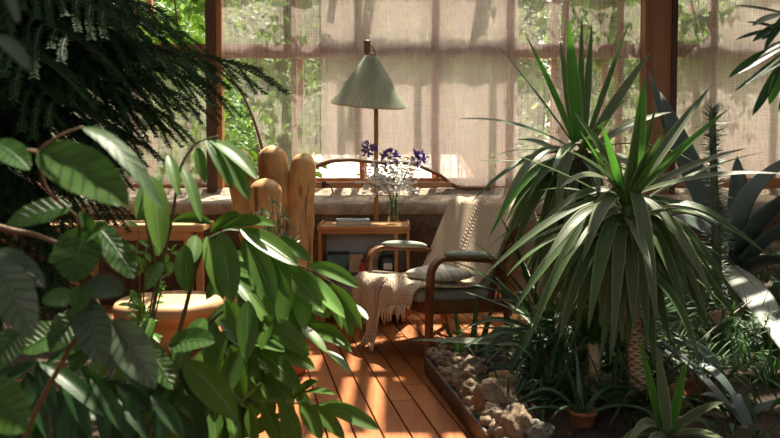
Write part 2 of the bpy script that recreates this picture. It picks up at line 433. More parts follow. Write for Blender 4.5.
SKY_STRENGTH, SUN_STRENGTH, SUN_DIR, EXPOSURE = .47, 15.0, (.14,.42,.9), .22
# ================================================================== the setting
YC, YW = 6.60, 6.72          # curtain plane, outer mullion plane
mb=MB(); bdir=V((-.207,1,0)).normalized(); perp=V((bdir.y,-bdir.x,0)); rotf=Matrix((perp,bdir,V((0,0,1)))).transposed()
pw=.1225
bmf=bmesh.new()
for k in range(-34,26):
    off=k*pw+.043; s=-1.0+R.uniform(0,1.5)
    while s<8:
        L=R.uniform(2.2,3.4)
        c=perp*off+bdir*(s+L/2)
        ymin,ymax=c.y-L/2,c.y+L/2
        if ymax>0 and ymin<5.9:
            a=max(s,(0.0-perp.y*off)/bdir.y); b=min(s+L-.003,(5.88-perp.y*off)/bdir.y)
            if b-a>.1:
                c=perp*off+bdir*((a+b)/2); c.z=-.0125; n0=len(mb.v)
                mb.box(c,(pw-.0075,b-a,.025),rotf)
                rr=R.random()
                for q in range(n0,len(mb.v)): mb.uv[q]=(rr,0)
        s+=L
fl=mb.build('floor',M['floor'],smooth=False,bevel=.003); tag(fl,kind='structure')
g=MB(); g.span((-9,-4,-.35),(9,6.2,-.06)); tag(g.build('ground',M['soil'],smooth=False),kind='structure')
g=MB(); g.span((-40,6.2,-.4),(40,60,-.06)); tag(g.build('ground_outside',M['lawn'],smooth=False),kind='structure')

# rough stone wall with the pale ledge on top
def rough_grid(x0,x1,prof,nx,amp,seed,sc=2.2):
    mb=MB(); n=len(prof)-1
    def fn(u,v):
        x=x0+(x1-x0)*u; i=min(int(v*n+1e-6),n-1); f=v*n-i
        y=prof[i][0]*(1-f)+prof[i+1][0]*f; z=prof[i][1]*(1-f)+prof[i+1][1]*f
        d=noise.noise(V((x*sc+seed,y*3,z*4)))*amp+noise.noise(V((x*9+seed,y*9,z*11)))*amp*.35
        e=0 if v in(0,1) else 1
        return V((x,y-d*e,z+d*.5*e))
    mb.grid(fn,nx,n); return mb
w=rough_grid(-4.6,4.9,[(6.9,-.1)]+[(5.98,-.1+i*.105) for i in range(9)]+[(6.02,.80),(6.9,.80)],150,.03,3)
wb=w.build('wall_back',M['stone']); tag(wb,kind='structure')
lg=[(6.95,.74),(6.10,.75)]+[(5.93-.02*math.cos(a)+.06,.81+.05*math.sin(a)) for a in [x*pi/8-pi/2 for x in range(9)]]+[(6.10,.868),(6.25,.885),(6.40,.90),(6.52,.905),(6.56,.955),(6.60,.965),(6.95,.965)]
w=rough_grid(-4.6,4.9,lg,150,.022,9); tag(w.build('trim_1',M['ledge']),kind='structure')
# coursing stones of the wall showing as joints
mb=MB()
# window frames: posts, sill and transom
def frame_obj(name,parts,mat,kind='structure'):
    mb=MB()
    for a,b in parts: mb.span(a,b)
    o=mb.build(name,mat,smooth=False,bevel=.006); return tag(o,kind=kind)
xL0,xL1=P(208,100,6.6).x,P(217,100,6.6).x
xR0,xR1=P(641,60,6.6).x,P(667,60,6.6).x
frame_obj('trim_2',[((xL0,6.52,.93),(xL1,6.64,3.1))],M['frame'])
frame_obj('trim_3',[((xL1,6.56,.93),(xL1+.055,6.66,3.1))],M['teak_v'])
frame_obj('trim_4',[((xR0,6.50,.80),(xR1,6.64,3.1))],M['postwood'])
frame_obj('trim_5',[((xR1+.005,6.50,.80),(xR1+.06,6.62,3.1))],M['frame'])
def window(n,x0,x1,zb,muls):
    top=3.1
    o=frame_obj('window_%d'%n,[((x0,YW-.04,2.20),(x1,YW+.04,2.33)),((x0,YW-.05,zb),(x1,YW+.05,zb+.09)),((x0,YW-.05,top-.08),(x1,YW+.05,top)),
        ((x0,YW+.46,3.38),(x1,YW+.52,3.52))]+
        [((x-.025,YW-.03,zb),(x+.025,YW+.05,top)) for x in muls]+[((x-.03,YW+.46,-.06),(x+.03,YW+.52,3.5)) for x in muls],M['frame_h'])
    g=MB(); g.span((x0,YW+.06,zb+.05),(x1,YW+.066,top-.04)); p=g.build('pane',M['glass'],o,smooth=False)
    return o
window(1,-4.6,xL0+.02,.97,[-2.45,-3.3,-4.1])
window(2,xL1-.02,xR0+.08,.97,[P(q,60,YW).x for q in (294,362,438,512,566,620)])
window(3,xR1-.08,4.9,1.02,[P(q,60,YW).x for q in (713,790)])
frame_obj('trim_6',[((xL1,6.655,.93),(xR0,6.76,1.03))],M['frame_h'])
frame_obj('trim_7',[((-4.6,6.655,.93),(xL0,6.76,1.06))],M['frame_h'])
frame_obj('trim_8',[((xR1,6.655,.90),(4.9,6.76,1.12))],M['frame_h'])
frame_obj('trim_9',[((P(300,0,6.58).x,6.50,.975),(P(452,0,6.58).x,6.55,1.025))],M['lightframe'])
# unseen walls of the glasshouse, kept opaque to hold the light down, and its roof
frame_obj('wall_left',[((-4.75,-2.5,-.1),(-4.6,7.05,3.2))],M['slat'])
frame_obj('wall_right',[((4.9,-2.5,-.1),(5.05,7.05,3.2))],M['slat'])
frame_obj('wall_front',[((-4.75,-2.65,-.1),(5.05,-2.5,1.9))],M['slat'])  # unseen wall added behind the camera, its height set by the light let in
def roof():
    mb=MB(); rr=random.Random(4)
    for i in range(17): mb.span((-4.7+i*.6-.03,-2.5,3.1),(-4.7+i*.6+.03,6.72,3.2))
    for y in (-2.4,-.8,.8,2.4,4.0,5.4,6.66): mb.span((-4.7,y-.04,3.0),(5.0,y+.04,3.1))
    # unseen strips added to dapple the sun, denser over the left and far right
    y=-2.5
    sun_strips(mb,rr)
    tag(mb.build('ceiling',M['slat'],smooth=False),kind='structure')
def sun_strips(mb,rr):
    y=-2.5
    while y<6.45:
        w=rr.uniform(.05,.14); x=-4.7
        while x<5.0:
            L=rr.uniform(.5,1.5); xm=x+L/2; ym=y
            dens=.66                                   # how much of this part of the roof the added strips cover
            if xm<-.7 and ym<5.2: dens=.86 if ym<2.4 else .96
            if xm<-.3 and ym>=5.2: dens=.42
            if -.7<=xm<1.9 and 2.4<ym<=4.6: dens=.5
            if xm>1.9: dens=.84
            if ym<1.8: dens=.8
            if -.3<=xm<2.0 and ym>4.6: dens=0
            if rr.random()<dens: mb.span((x,y,3.2),(x+L,y+w,3.215))
            x+=L
        y+=w
    x=-.55
    while x<2.2:                                       # added strips over the chair run the other way, for striped light
        w=rr.uniform(.03,.11); y=4.6
        while y<6.4:
            L=rr.uniform(.5,1.3)
            if rr.random()<.5: mb.span((x,y,3.2),(x+w,y+L,3.215))
            y+=L
        x+=w
roof()

# ================================================================== curtains
def curtain(label,name,x0,x1,zt,bot,mat,y=YC,amp=.012,fold=9,seed=0,left=None):
    mb=MB(); mb._open=True
    def fn(u,v):
        x=x0+(x1-x0)*u; zb=bot(x); z=zt+(zb-zt)*v
        if left: x=max(x,left(z)) if left(z)<x1 else x1
        yy=y+amp*(math.sin(x*fold+seed)+.6*math.sin(x*fold*2.3+1+seed+.4*z)+.3*math.sin(z*3+x))
        return V((x,yy,z))
    mb.grid(fn,160,40)
    o=mb.build(name,mat); return tag(o,label,'curtain',None)
def interp(pts,x):
    if x<=pts[0][0]: return pts[0][1]
    for (a,b),(c,d) in zip(pts,pts[1:]):
        if x<=c: return b+(d-b)*(x-a)/(c-a)
    return pts[-1][1]
hem=[(222,60),(228,70),(240,92),(252,118),(258,145),(266,166),(300,172),(312,168),(325,162),(345,161),(380,163),(408,164),(425,168),(440,174),(450,182),(458,187),(520,187),(560,187),(640,187)]
hemw=[(P(a,b,YC).x,P(a,b,YC).z) for a,b in hem]
hemw[0]=(xL1+.02,2.3)
curtain('sheer linen curtain across the wide middle window between the wooden posts','curtain',xL1+.05,xR0+.02,3.05,lambda x:interp(hemw,x),M['sheer'])
curtain('denser beige curtain layer hanging behind the green lamp','curtain',P(322,60,6.74).x,P(516,60,6.74).x,3.04,lambda x:interp(hemw,x)+.01,M['burlap'],y=6.637,amp=.008,fold=11,seed=2)
zl=P(0,64,YC).z
curtain('sheer curtain over the lower left window behind the conifer','curtain',-4.5,xL0-.01,P(0,60,YC).z,lambda x:1.0,M['sheer'],seed=4)
def diag(z):   # the cloth of the right bay is pulled aside above
    zz=P(0,66,YC).z
    return xR1+.08 if z<zz else xR1+.08+(z-zz)*1.05
curtain('plain sheer curtain covering the whole right window','curtain',xR1+.08,4.85,3.05,lambda x:P(0,178,YC).z,M['sheer'],y=6.637,amp=.008,seed=8)
curtain('curtain on the right window pulled aside in a slanting edge','curtain',xR1+.08,4.85,3.05,lambda x:P(0,178,YC).z,M['burlap'],seed=6,left=diag)

# ================================================================== driftwood trims on the window
def branch(label,pts,Y,r,name='driftwood_branch'):
    w=[P(a,b,Y) for a,b in pts]; s=[]
    for i in range(len(w)-1):
        for k in range(5): s.append(w[i].lerp(w[i+1],k/5))
    s.append(w[-1]); n=len(s)
    sm=[s[0]]+[(s[i-1]+s[i]*2+s[i+1])/4 for i in range(1,n-1)]+[s[-1]]
    sm=[sm[0]]+[(sm[i-1]+sm[i]*2+sm[i+1])/4 for i in range(1,n-1)]+[sm[-1]]
    mb=MB(); mb.tube(sm,[r*(.85+.3*noise.noise(q*4)) for q in sm],8,sq=.8)
    return tag(mb.build(name,M['bark']),label,'branch')
branch('bent driftwood branch hanging from the left post down beside the bare glass',[(214,63),(222,68),(232,78),(243,95),(252,115),(258,133),(263,152),(267,168)],6.56,.018)
branch('long arched driftwood branch along the curtain hem behind the flowers',[(302,170),(318,166),(332,161),(352,160),(378,163),(400,163),(415,164),(428,170),(440,175),(448,182),(458,188),(490,188)],6.56,.024)
mb=MB()
c=P(331,188,6.44)
lt=thing('window_latch','small iron window latch hanging on the sill beside the carved chair','latch',c)
mb.tube([c+V((-.06,.06,.03)),c+V((-.03,0,.04)),c+V((.0,0,.02)),c+V((.02,-.01,-.05)),c+V((-.02,-.02,-.09))],.008,6)
mb.build('latch_bar',M['iron'],lt,world=True); mb=MB(); mb.span(c+V((-.09,.03,.0)),c+V((-.05,.07,.06))); mb.build('latch_plate',M['iron'],lt,world=True,bevel=.004,smooth=False)

# ================================================================== armchair
O=V((.064,4.45,0)); RZ=math.atan2(.816,-.579)
ch=thing('armchair','bentwood armchair with sage green arm pads under a cream knitted throw','chair',O,RZ)
def arc(c,r,a0,a1,n): return [(c[0]+r*math.cos(a0+(a1-a0)*i/n),c[1]+r*math.sin(a0+(a1-a0)*i/n)) for i in range(n+1)]
loop=[(.035,0),(.03,.2),(.025,.40),(.02,.51)]+arc((-.085,.525),.105,.05,pi/2-.0,7)[1:]+[(-.2,.622),(-.35,.605),(-.47,.585)]+arc((-.485,.475),.108,pi/2-.1,pi-.15,7)[1:]+[(-.60,.40),(-.63,.2),(-.66,0)]
for sx in (-1,1):
    mb=MB(); pts=[V((sx*.335,y,z)) for y,z in loop]
    mb.sweep(pts,lambda i,t:[(-.026,-.015),(.026,-.015),(.026,.015),(-.026,.015)],ref=(1,0,0))
    mb.build('arm_frame',M['bent'],ch,smooth=False,bevel=.005)
    mb=MB(); 
    pp=[V((sx*.335,-.10-.37*k/10,.655-.037*k/10+.004*math.sin(pi*k/10))) for k in range(11)]
    ww=[.018,.036,.043,.046,.047,.047,.047,.046,.044,.037,.02]
    mb.sweep(pp,lambda i,t:[(ww[i]*math.cos(2*pi*q/12),ww[i]*.55*math.sin(2*pi*q/12)) for q in range(12)],ref=(1,0,0))
    mb.build('arm_pad',M['pad'],ch)
    mb=MB(); mb.bar((sx*.295,.03,.335),(sx*.295,-.62,.27),.028,.075); mb.build('side_rail',M['bent'],ch,smooth=False,bevel=.006)
    mb=MB(); mb.bar((sx*.27,-.50,.28),(sx*.27,-.80,.86),.032,.045,up=(0,1,.5)); mb.build('back_post',M['bent'],ch,smooth=False,bevel=.006)
mb=MB(); mb.bar((-.31,.02,.335),(.31,.02,.335),.03,.07); mb.build('front_rail',M['bent'],ch,smooth=False,bevel=.006)
mb=MB(); mb.bar((-.31,-.60,.28),(.31,-.60,.28),.03,.06); mb.build('rear_rail',M['bent'],ch,smooth=False,bevel=.006)
mb=MB(); mb.bar((-.27,-.80,.85),(.27,-.80,.85),.03,.05); mb.build('top_rail',M['bent'],ch,smooth=False,bevel=.006)
mb=MB(); mb.bar((0,.055,.405),(0,-.56,.345),.54,.085); mb.build('seat_cushion',M['upholstery'],ch,bevel=.03)
mb=MB(); mb.bar((0,-.49,.38),(0,-.755,.885),.53,.085,up=(0,1,.5)); mb.build('back_cushion',M['upholstery'],ch,bevel=.03)

# the throw: lies over back and seat and falls over the front edge
def throw():
    t=thing('throw_blanket','cream knitted fringed throw draped over the armchair back and seat','blanket',O,RZ)
    prof=[(-.905,.30),(-.905,.5),(-.90,.70),(-.885,.86),(-.85,.935),(-.78,.955),(-.70,.925),(-.645,.82),(-.57,.68),(-.50,.55),(-.455,.475),(-.41,.435),(-.33,.433),(-.2,.445),(-.08,.458),(.02,.467),(.075,.464),(.112,.43),(.125,.36),(.128,.28),(.128,.18),(.135,.10),(.15,.055)]
    n=len(prof)-1
    lens=[0]
    for a,b in zip(prof,prof[1:]): lens.append(lens[-1]+math.hypot(b[0]-a[0],b[1]-a[1]))
    tot=lens[-1]
    def at(d):
        for i in range(n):
            if d<=lens[i+1]+1e-9:
                f=(d-lens[i])/(lens[i+1]-lens[i]); a,b=prof[i],prof[i+1]
                return a[0]+(b[0]-a[0])*f,a[1]+(b[1]-a[1])*f
        return prof[-1]
    d_edge=lens[16]
    def endlen(x):   # how far the cloth reaches at this width (far side hangs to the floor)
        return interp([(-.34,d_edge+.12),(-.2,d_edge+.13),(-.05,d_edge+.16),(.025,d_edge+.20),(.05,tot),(.19,tot-.03),(.215,d_edge+.22),(.36,d_edge+.19)],x)
    def fn(u,v):
        x=-.30+.66*u
        d=v*endlen(x); y,z=at(d)
        s=d/tot
        if d<lens[3]:   # behind the back, pulled towards the near side
            k=1-d/lens[3]; x=x*(1.02-.1*k)-.03-.24*k
        elif d<lens[10]: x=x*1.02-.03
        elif d<lens[12]: x=x*.95-.01
        if d>d_edge:
            k=(d-d_edge)/(tot-d_edge)
            x=x-.06*k*(x-.28)*4*0
            y+=.016*math.sin(x*38)*min(1,k*4)+.01*math.sin(x*83)*k; x+=.012*math.sin(z*16)*k
            if .03<x<.22: x=.115+(x-.125)*(1-.3*min(1,k*1.2))
        else:
            z+=.006*math.sin(x*21+y*9)+.004*math.sin(x*47); y+=.004*math.sin(x*30)
        return V((x,y,z+.004))
    mb=MB(); mb._open=True; mb.grid(fn,44,110)
    mb.build('knit',M['throw'],t,solid=.012)
    fr=MB(); rr=random.Random(3)
    for i in range(70):
        u=(i+.5)/70; a=fn(u,1); L=rr.uniform(.06,.11)
        if a.z<.1: L=min(L,a.z+.03)
        if endlen(-.30+.66*u)<d_edge+.128:
            L*=.25; b=a+V((0,0,-L))
        else: b=a+V((rr.uniform(-.025,.025),rr.uniform(.0,.03),-L))
        b.z=max(b.z,.012)
        m=a.lerp(b,.5)+V((rr.uniform(-.01,.01),.008,0))
        fr.tube([a,m,b],[.0055,.005,.003],5)
    fr.build('front_fringe',M['fringe'],t); fr=MB()
    for i in range(40):
        a=fn((i+.5)/40,0); b=a+V((rr.uniform(-.02,.02),-.01,-rr.uniform(.06,.1))); fr.tube([a,a.lerp(b,.5),b],[.0055,.005,.003],5)
    fr.build('rear_fringe',M['fringe'],t); fr=MB()
    # tassels along the far side of the seat
    for i in range(16):
        a=fn(1,.72+.10*i/16); b=a+V((.03,0,-rr.uniform(.05,.09))); fr.tube([a,a.lerp(b,.5)+V((.02,0,0)),b],[.0055,.005,.003],5)
    fr.build('side_fringe',M['fringe'],t)
throw()
def pillow():
    mb=MB(); mb._open=False
    def f(d): return 1
    pl=thing('pillow','flat grey woven pillow lying on the armchair seat beneath the near arm','cushion',O,RZ)
    k=28; vs=[]
    mb=MB()
    def top(u,v,s):
        a=u*2-1; b=v*2-1
        e=max(0,(1-a**4)*(1-b**4))**.6
        w=1-.06*(a*a+b*b)*.5
        x=-.10+a*.19*(1-.08*b*b); y=-.24+b*.17*(1-.08*a*a)
        return V((x,y,.49+.0*b+s*.048*e+.006*math.sin(a*6)*e-.02*b*0))
    mb.grid(lambda u,v: top(u,v,1),20,20); mb.grid(lambda u,v: top(1-u,v,-.8),20,20)
    mb.build('cover',M['pillow'],pl)
pillow()

# ================================================================== cabinet and what is in and on it
cx0,cx1,cy0,cy1,ct=P(317,0,5.2).x,P(410,0,5.2).x,5.2,5.62,.735
cb=thing('cabinet','low open teak cabinet with a pale back panel behind the armchair','cabinet',((cx0+cx1)/2,(cy0+cy1)/2,0))
def part(nm,mat,a,b,par=cb,bev=.004):
    mb=MB(); mb.span(a,b); return mb.build(nm,mat,par,smooth=False,bevel=bev,world=True)
part('top',M['teak'],(cx0-.005,cy0-.01,ct-.028),(cx1+.005,cy1+.01,ct))
for x in (cx0,cx1-.024): part('side_panel',M['teak_v'],(x,cy0,.06),(x+.024,cy1,ct-.028))
part('top_rail',M['teak'],(cx0+.024,cy0+.004,ct-.056),(cx1-.024,cy0+.022,ct-.028))
part('back_panel',M['backpanel'],(cx0+.024,cy1-.02,.09),(cx1-.024,cy1-.008,ct-.028))
part('bottom_panel',M['teak'],(cx0+.024,cy0,.07),(cx1-.024,cy1-.02,.10))
part('shelf',M['teak'],(cx0+.024,cy0+.05,.33),(cx1-.024,cy1-.02,.35))
part('post',M['teak_v'],(cx1-.115,cy0+.004,.10),(cx1-.085,cy0+.03,ct-.028))
for x in (cx0+.02,cx1-.05):
    for y in (cy0+.02,cy1-.05): part('leg',M['teak_v'],(x,y,0),(x+.03,y+.03,.07))
mb=MB()
a=V((cx0,cy0,ct)); 
for x in (cx0-.003,cx1-.012): part('top_lip',M['teak_v'],(x,cy0,ct),(x+.015,cy1,ct+.014),bev=.003)
# book on the top
def book(name,label,c,size,mat,rz=0,flat=True,group=None):
    b=thing(name,label,'book',c,rz,group); sx,sy,sz=size
    m=MB(); m.span((-sx/2,-sy/2,0),(sx/2,sy/2,.004)); m.span((-sx/2,-sy/2,sz-.004),(sx/2,sy/2,sz)); m.span((-sx/2-.003,-sy/2,0),(-sx/2,sy/2,sz)); m.build('cover',mat,b,smooth=False)
    m=MB(); m.span((-sx/2+.001,-sy/2+.006,.0042),(sx/2-.005,sy/2-.006,sz-.0042)); m.build('pages',M['pages'],b,smooth=False)
    return b
book('book','closed grey blue book lying on the cabinet top beside the lamp pole',(P(353,0,5.4).x,5.40,ct+.0005),(.25,.19,.036),M['bluebook'],rz=.12)
sh=.351
for i,(x,h,l) in enumerate([(cx0+.10,.085,'thick teal binder lying lowest of the stack inside the cabinet'),(cx0+.115,.07,'teal binder lying on top of the stack inside the cabinet')]):
    book('binder',l,(x+.02,5.42,sh+.0855*i),(.24,.17,h),M['tealbook'],rz=pi/2+.06*i)
fr=thing('picture_frame','small framed picture leaning inside the cabinet beside the binders','picture',(cx0+.275,5.36,sh+.016))
m=MB(); rotp=Matrix.Rotation(-.2,3,'X')
m.box((0,0,.07),(.13,.012,.165),rotp); m.build('frame',M['black'],fr,smooth=False,bevel=.002)
m=MB(); m.box((0,-.008,.07),(.105,.003,.14),rotp); m.build('print',M['paper'],fr,smooth=False)
m=MB(); m.box((.004,-.0095,.06),(.04,.002,.06),rotp); m.build('figure',M['red'],fr,smooth=False)
bt=thing('bottle','small red bottle standing in the cabinet beside the framed picture','bottle',(cx0+.33,5.30,sh))
m=MB(); m.lathe((0,0,0),[(.024,0),(.027,.01),(.027,.07),(.012,.09),(.012,.11)],16); m.build('body',M['red'],bt)
m=MB(); m.lathe((0,0,.105),[(.014,0),(.014,.022)],14); m.build('cap',M['black'],bt)
m=MB(); pb=thing('paper_bag','crumpled kraft paper bag standing in the middle of the cabinet','bag',(cx0+.42,5.47,sh+.002))
m.grid(lambda u,v: V((.065*math.cos(2*pi*u)*(1-.15*v)+.008*math.sin(v*9+u*20),.04*math.sin(2*pi*u)*(1-.5*v)+.006*math.sin(v*13+u*31),.20*v+.012*math.sin(u*25)*v)),32,14)
m._open=True; m.build('body',M['paper'],pb,solid=.003)
m=MB(); dk=thing('toiletry_bag','dark navy vinyl bag standing at the right end of the cabinet','bag',(cx1-.16,5.40,sh+.001))
m.ball((0,0,.075),.075,20,12,(1.1,.9,1.0),lambda d:(abs(d.x)**3+abs(d.y)**3+abs(d.z)**3)**(-1/3)); m.build('body',M['navy'],dk)
m=MB(); m.tube([V((-.05,0,.15)),V((-.03,0,.185)),V((.03,0,.185)),V((.05,0,.15))],.006,6); m.build('handle',M['black'],dk)
m=MB(); m.span((-.035,-.085,.04),(.03,-.079,.09)); m.build('label_patch',M['white'],dk,smooth=False,bevel=.002)
# clip of dried paper on the back panel
m=MB(); m.grid(lambda u,v: V((cx0+.50+.14*u,cy1-.024-.006*math.sin(u*6),.64+.02*math.sin(u*3)+.022*v*math.sin(pi*u))),14,3); m._open=True
tag(m.build('paper_scrap',M['paper'],solid=.002),'curled strip of paper fixed high on the cabinet back panel','paper')

# ================================================================== floor lamp
lx,ly=P(376,0,5.75).x,5.75
lp=thing('floor_lamp','wooden floor lamp with a pleated sage green shade behind the cabinet','lamp',(lx,ly,0))
m=MB(); m.lathe((0,0,0),[(.11,0),(.115,.012),(.10,.03),(.03,.045),(.02,.05)],28); m.build('base',M['darkwood'],lp)
zt=P(0,56,5.75).z
m=MB(); m.tube([V((0,0,.04)),V((0,0,1.0)),V((0,0,zt))],.0185,12); m.build('pole',M['brass'],lp)
ft=P(367,53,5.72)-V((lx,ly,0))
m=MB(); m.lathe((ft.x,ft.y,ft.z-.06),[(.02,0),(.026,.02),(.018,.05),(.028,.075),(.03,.10),(.022,.125),(.03,.14),(.03,.155),(.012,.165)],16); m.build('finial',M['darkwood'],lp)
m=MB(); m.tube([V((ft.x+.015,ft.y,ft.z+.07)),V((ft.x+.045,ft.y,ft.z+.05)),V((ft.x+.065,ft.y,ft.z)),V((ft.x+.07,ft.y,ft.z-.06))],.006,6); m.build('cord',M['cord'],lp)
m=MB(); m.tube([V((0,0,zt-.02)),V((ft.x*.5,ft.y*.5,zt+.015)),V((ft.x,ft.y,ft.z-.05))],.012,8); m.build('arm',M['darkwood'],lp)
# shade
top=P(369.5,56,5.6); bc=P(370.5,105,5.6); axis=(top-bc); hgt=axis.length
m=MB(); npl=76; k=npl*2
tilt=Matrix.Rotation(math.radians(9),3,'X')@Matrix.Rotation(math.radians(4.5),3,'Y')
rt,rb=.046,.292
prof=[(rb,0),(rb*.995,.01)]+[(rb+(rt-rb)*t,hgt*t) for t in (.12,.3,.5,.7,.85,1.0)]
m.lathe((0,0,0),prof,k,None,None)
vs=m.v; out=[]
for i,q in enumerate(vs):
    a=i%k; amp=.0105*(.30+.65*(1-q[2]/hgt)); r=math.hypot(q[0],q[1]); s=(r+(amp if a%2 else -amp))/r
    p=tilt@V((q[0]*s,q[1]*s,q[2]-hgt*.5)); p+=bc.lerp(top,.5)-V((lx,ly,0)); out.append(tuple(p))
m.v=out; m.f=m.f[:-2]; m.mi=m.mi[:-2]; m._open=True
sh_=m.build('shade',M['shade'],lp,smooth=False,solid=.002)
m=MB(); ring=[]
for i in range(49):
    a=2*pi*i/48; p=tilt@V((rb*math.cos(a),rb*math.sin(a),-hgt*.5)); ring.append(p+bc.lerp(top,.5)-V((lx,ly,0)))
m.tube(ring,.005,6); m.build('rim_trim',M['brass'],sh_)
m=MB(); b0=bc.lerp(top,.45)-V((lx,ly,0)); m.lathe(b0,[(.012,.10),(.02,.06),(.034,.0),(.03,-.03),(.012,-.045),(0,-.048)],14); m.build('bulb',M['white'],lp)

# ================================================================== vase and flowers
vx,vy=P(393.5,0,5.42).x,5.42; vh=.245
vs_=thing('vase','clear glass cylinder vase of flower stems on the cabinet','vase',(vx,vy,ct+.0005))
m=MB(); m.lathe((0,0,0),[(0,0),(.046,0),(.049,.01),(.047,.12),(.050,vh),(.046,vh),(.043,.12),(.044,.016),(0,.014)],28); m.build('glass',M['vase'],vs_)
m=MB(); m.lathe((0,0,.017),[(0,0),(.0425,0),(.042,.10),(0,.10)],24); m.build('water',M['water'],vs_)
def flower(name,label,px,py,Y,kind,group=None):
    tip=P(px,py,Y); k=flower.n; flower.n+=1; a=k*2.4
    rr=random.Random(k)
    base=V((vx+.022*math.cos(a),vy+.022*math.sin(a),ct+.02)); rim=V((vx+.026*nrm(tip-base).x*1.2,vy+.0*math.sin(a),ct+vh))
    rim=V((vx+max(-.034,min(.034,(tip.x-vx)*.3)),vy+max(-.03,min(.03,(tip.y-vy)*.3)),ct+vh))
    t=thing(name,label,'flower',base,0,group)
    pts=[base,base.lerp(rim,.5),rim,rim.lerp(tip,.5)+V((0,0,.015)),tip]
    m=MB(); m.tube(pts,[.0035,.0035,.003,.0028,.0022],6)
    m2=MB()
    if kind=='aga':
        for i in range(38):
            d=nrm((rr.gauss(0,1),rr.gauss(0,1),rr.gauss(.45,.8))); e=tip+d*rr.uniform(.035,.062)
            m.tube([tip,e],.0009,3)
            for q in range(4):
                s=nrm(d+V((rr.gauss(0,.45),rr.gauss(0,.45),rr.gauss(0,.45)))); leaf(m2,e-d*.006,e+s*.014,e+s*.032,.013,rr.choice([(0,-1,0),(1,0,0),(0,0,1)]),'lance',n=3,m=1)
        nm,mt='bloom',M['purple']
    elif kind=='crasp':
        m2.ball(tip,.016,12,8); nm,mt='flower_head',M['yellow']
    else:
        for i in range(30):
            d=V((rr.gauss(0,.048),rr.gauss(0,.045),rr.gauss(.0,.045))); e=tip+d; m.tube([rim.lerp(tip,.55),rim.lerp(tip,.8)+d*.4,e],.0008,3)
            for q in range(6):
                s=V((math.cos(q*pi/3+i),math.sin(q*pi/3+i)*.6-.3,.5*math.sin(q*pi/3+i))).normalized(); leaf(m2,e,e+s*.008,e+s*.018,.012,(0,-1,.4),'ovate',n=3,m=1)
        nm,mt='blossoms',M['petal']
    m.build('stem',M['stem'],t,world=True); m2.build(nm,mt,t,world=True)
flower.n=0
flower('agapanthus','purple flower head highest at the left of the vase',368,150,5.40,'aga')
flower('agapanthus','purple flower head in the middle above the white blossoms',390,158,5.36,'aga')
flower('agapanthus','purple flower head leaning out to the right of the vase',419,159,5.42,'aga')
flower('craspedia','round mustard yellow flower head between the middle and right purple flowers',407,158,5.38,'crasp')
flower('craspedia','round mustard yellow flower head low among the white blossoms',386,170,5.34,'crasp')
wl=['leftmost drooping spray of white blossoms in the vase','white blossom spray beneath the left purple flower','white blossom spray left of the vase centre','white blossom spray in front just above the vase rim','white blossom spray beneath the middle purple flower','white blossom spray right of the vase centre','white blossom spray beneath the right purple flower','lowest white blossom spray on the right of the vase','white blossom spray low on the left of the vase']
for l,(a,b) in zip(wl,[(368,186),(376,172),(382,180),(394,184),(394,170),(402,177),(408,170),(405,186),(381,190)]):
    flower('blossom_spray',l,a,b,5.38+.06*math.sin(a),'gyp','white sprays in the vase')

# ================================================================== carved hand chair
Yh=5.0
def W(px,py,Y=Yh): return P(px,py,Y)
hc=thing('carved_chair','chair carved from a tree trunk with upright finger shaped back posts','chair',(W(275,332).x,Yh,0))
def finger(pts,nm='finger_post'):
    w=[]; r=[]
    for px,py,rad,Y in pts: w.append(P(px,py,Y)); r.append(rad*1.07*Y/F_PX)
    s=[];q=[]
    n=len(w)
    for i in range(n-1):
        for k in range(6):
            t=k/6; s.append(w[i].lerp(w[i+1],t)); q.append(r[i]*(1-t)+r[i+1]*t)
    s.append(w[-1]); q.append(r[-1])
    # rounded tip
    d=nrm(s[-1]-s[-3]); b=s[-1]; rb_=q[-1]
    for a in (.25,.5,.7,.85,.95,1.0): s.append(b+d*rb_*a*.9); q.append(max(.004,rb_*math.sqrt(max(0,1-a*a))))
    for _ in range(2): s=[s[0]]+[(s[i-1]+s[i]*2+s[i+1])/4 for i in range(1,len(s)-1)]+[s[-1]]
    q=[x*(1.03+.14*noise.noise(p*6)) for x,p in zip(q,s)]
    m=MB(); m.sweep(s,lambda i,t:[(q[i]*math.cos(2*pi*j/20)*(1+.09*math.sin(3*2*pi*j/20+i*.15)+.03*math.sin(7*2*pi*j/20+i*.4)),q[i]*math.sin(2*pi*j/20)*(1+.05*math.cos(2*2*pi*j/20+i*.1))) for j in range(20)])
    return m.build(nm,M['stump'],hc,world=True,sub=1)
finger([(262,262,14,5.05),(248,210,13,5.10),(242,180,12.5,5.12),(239,160,11.5,5.12)])
finger([(278,300,17,5.0),(279,240,16.5,5.02),(276,190,14.5,5.05),(273,158,13.5,5.05)])
finger([(296,300,15,4.98),(297,240,14,5.0),(301,195,12.5,5.0),(304,164,11.5,5.0)])
finger([(264,285,17,4.85),(265,240,16,4.84),(266,210,15.5,4.84),(266,192,14.5,4.84)])
m=MB()
pp=[P(275,333,4.97),P(274,322,4.97),P(275,300,4.97),P(278,270,4.97),P(279,245,4.98)]; pr=[.30,.285,.26,.24,.20]
m.tube(pp,pr,24,sq=.72); m.build('base',M['stump'],hc,world=True,sub=1)
m=MB(); c0=P(168,306,4.5); c1=P(250,300,4.85)
rr_=random.Random(2)
m.lathe((c0.x,c0.y,0),[(.20,.0),(.22,.1),(.24,.2),(.31,c0.z-.05),(.325,c0.z+.01),(.31,c0.z+.04),(.28,c0.z+.052),(.12,c0.z+.056),(0,c0.z+.056)],36,None,lambda q,i:1+.06*math.sin(q*.35+1)+.03*math.sin(q*.9))
m.build('seat',M['seatwood'],hc,world=True)
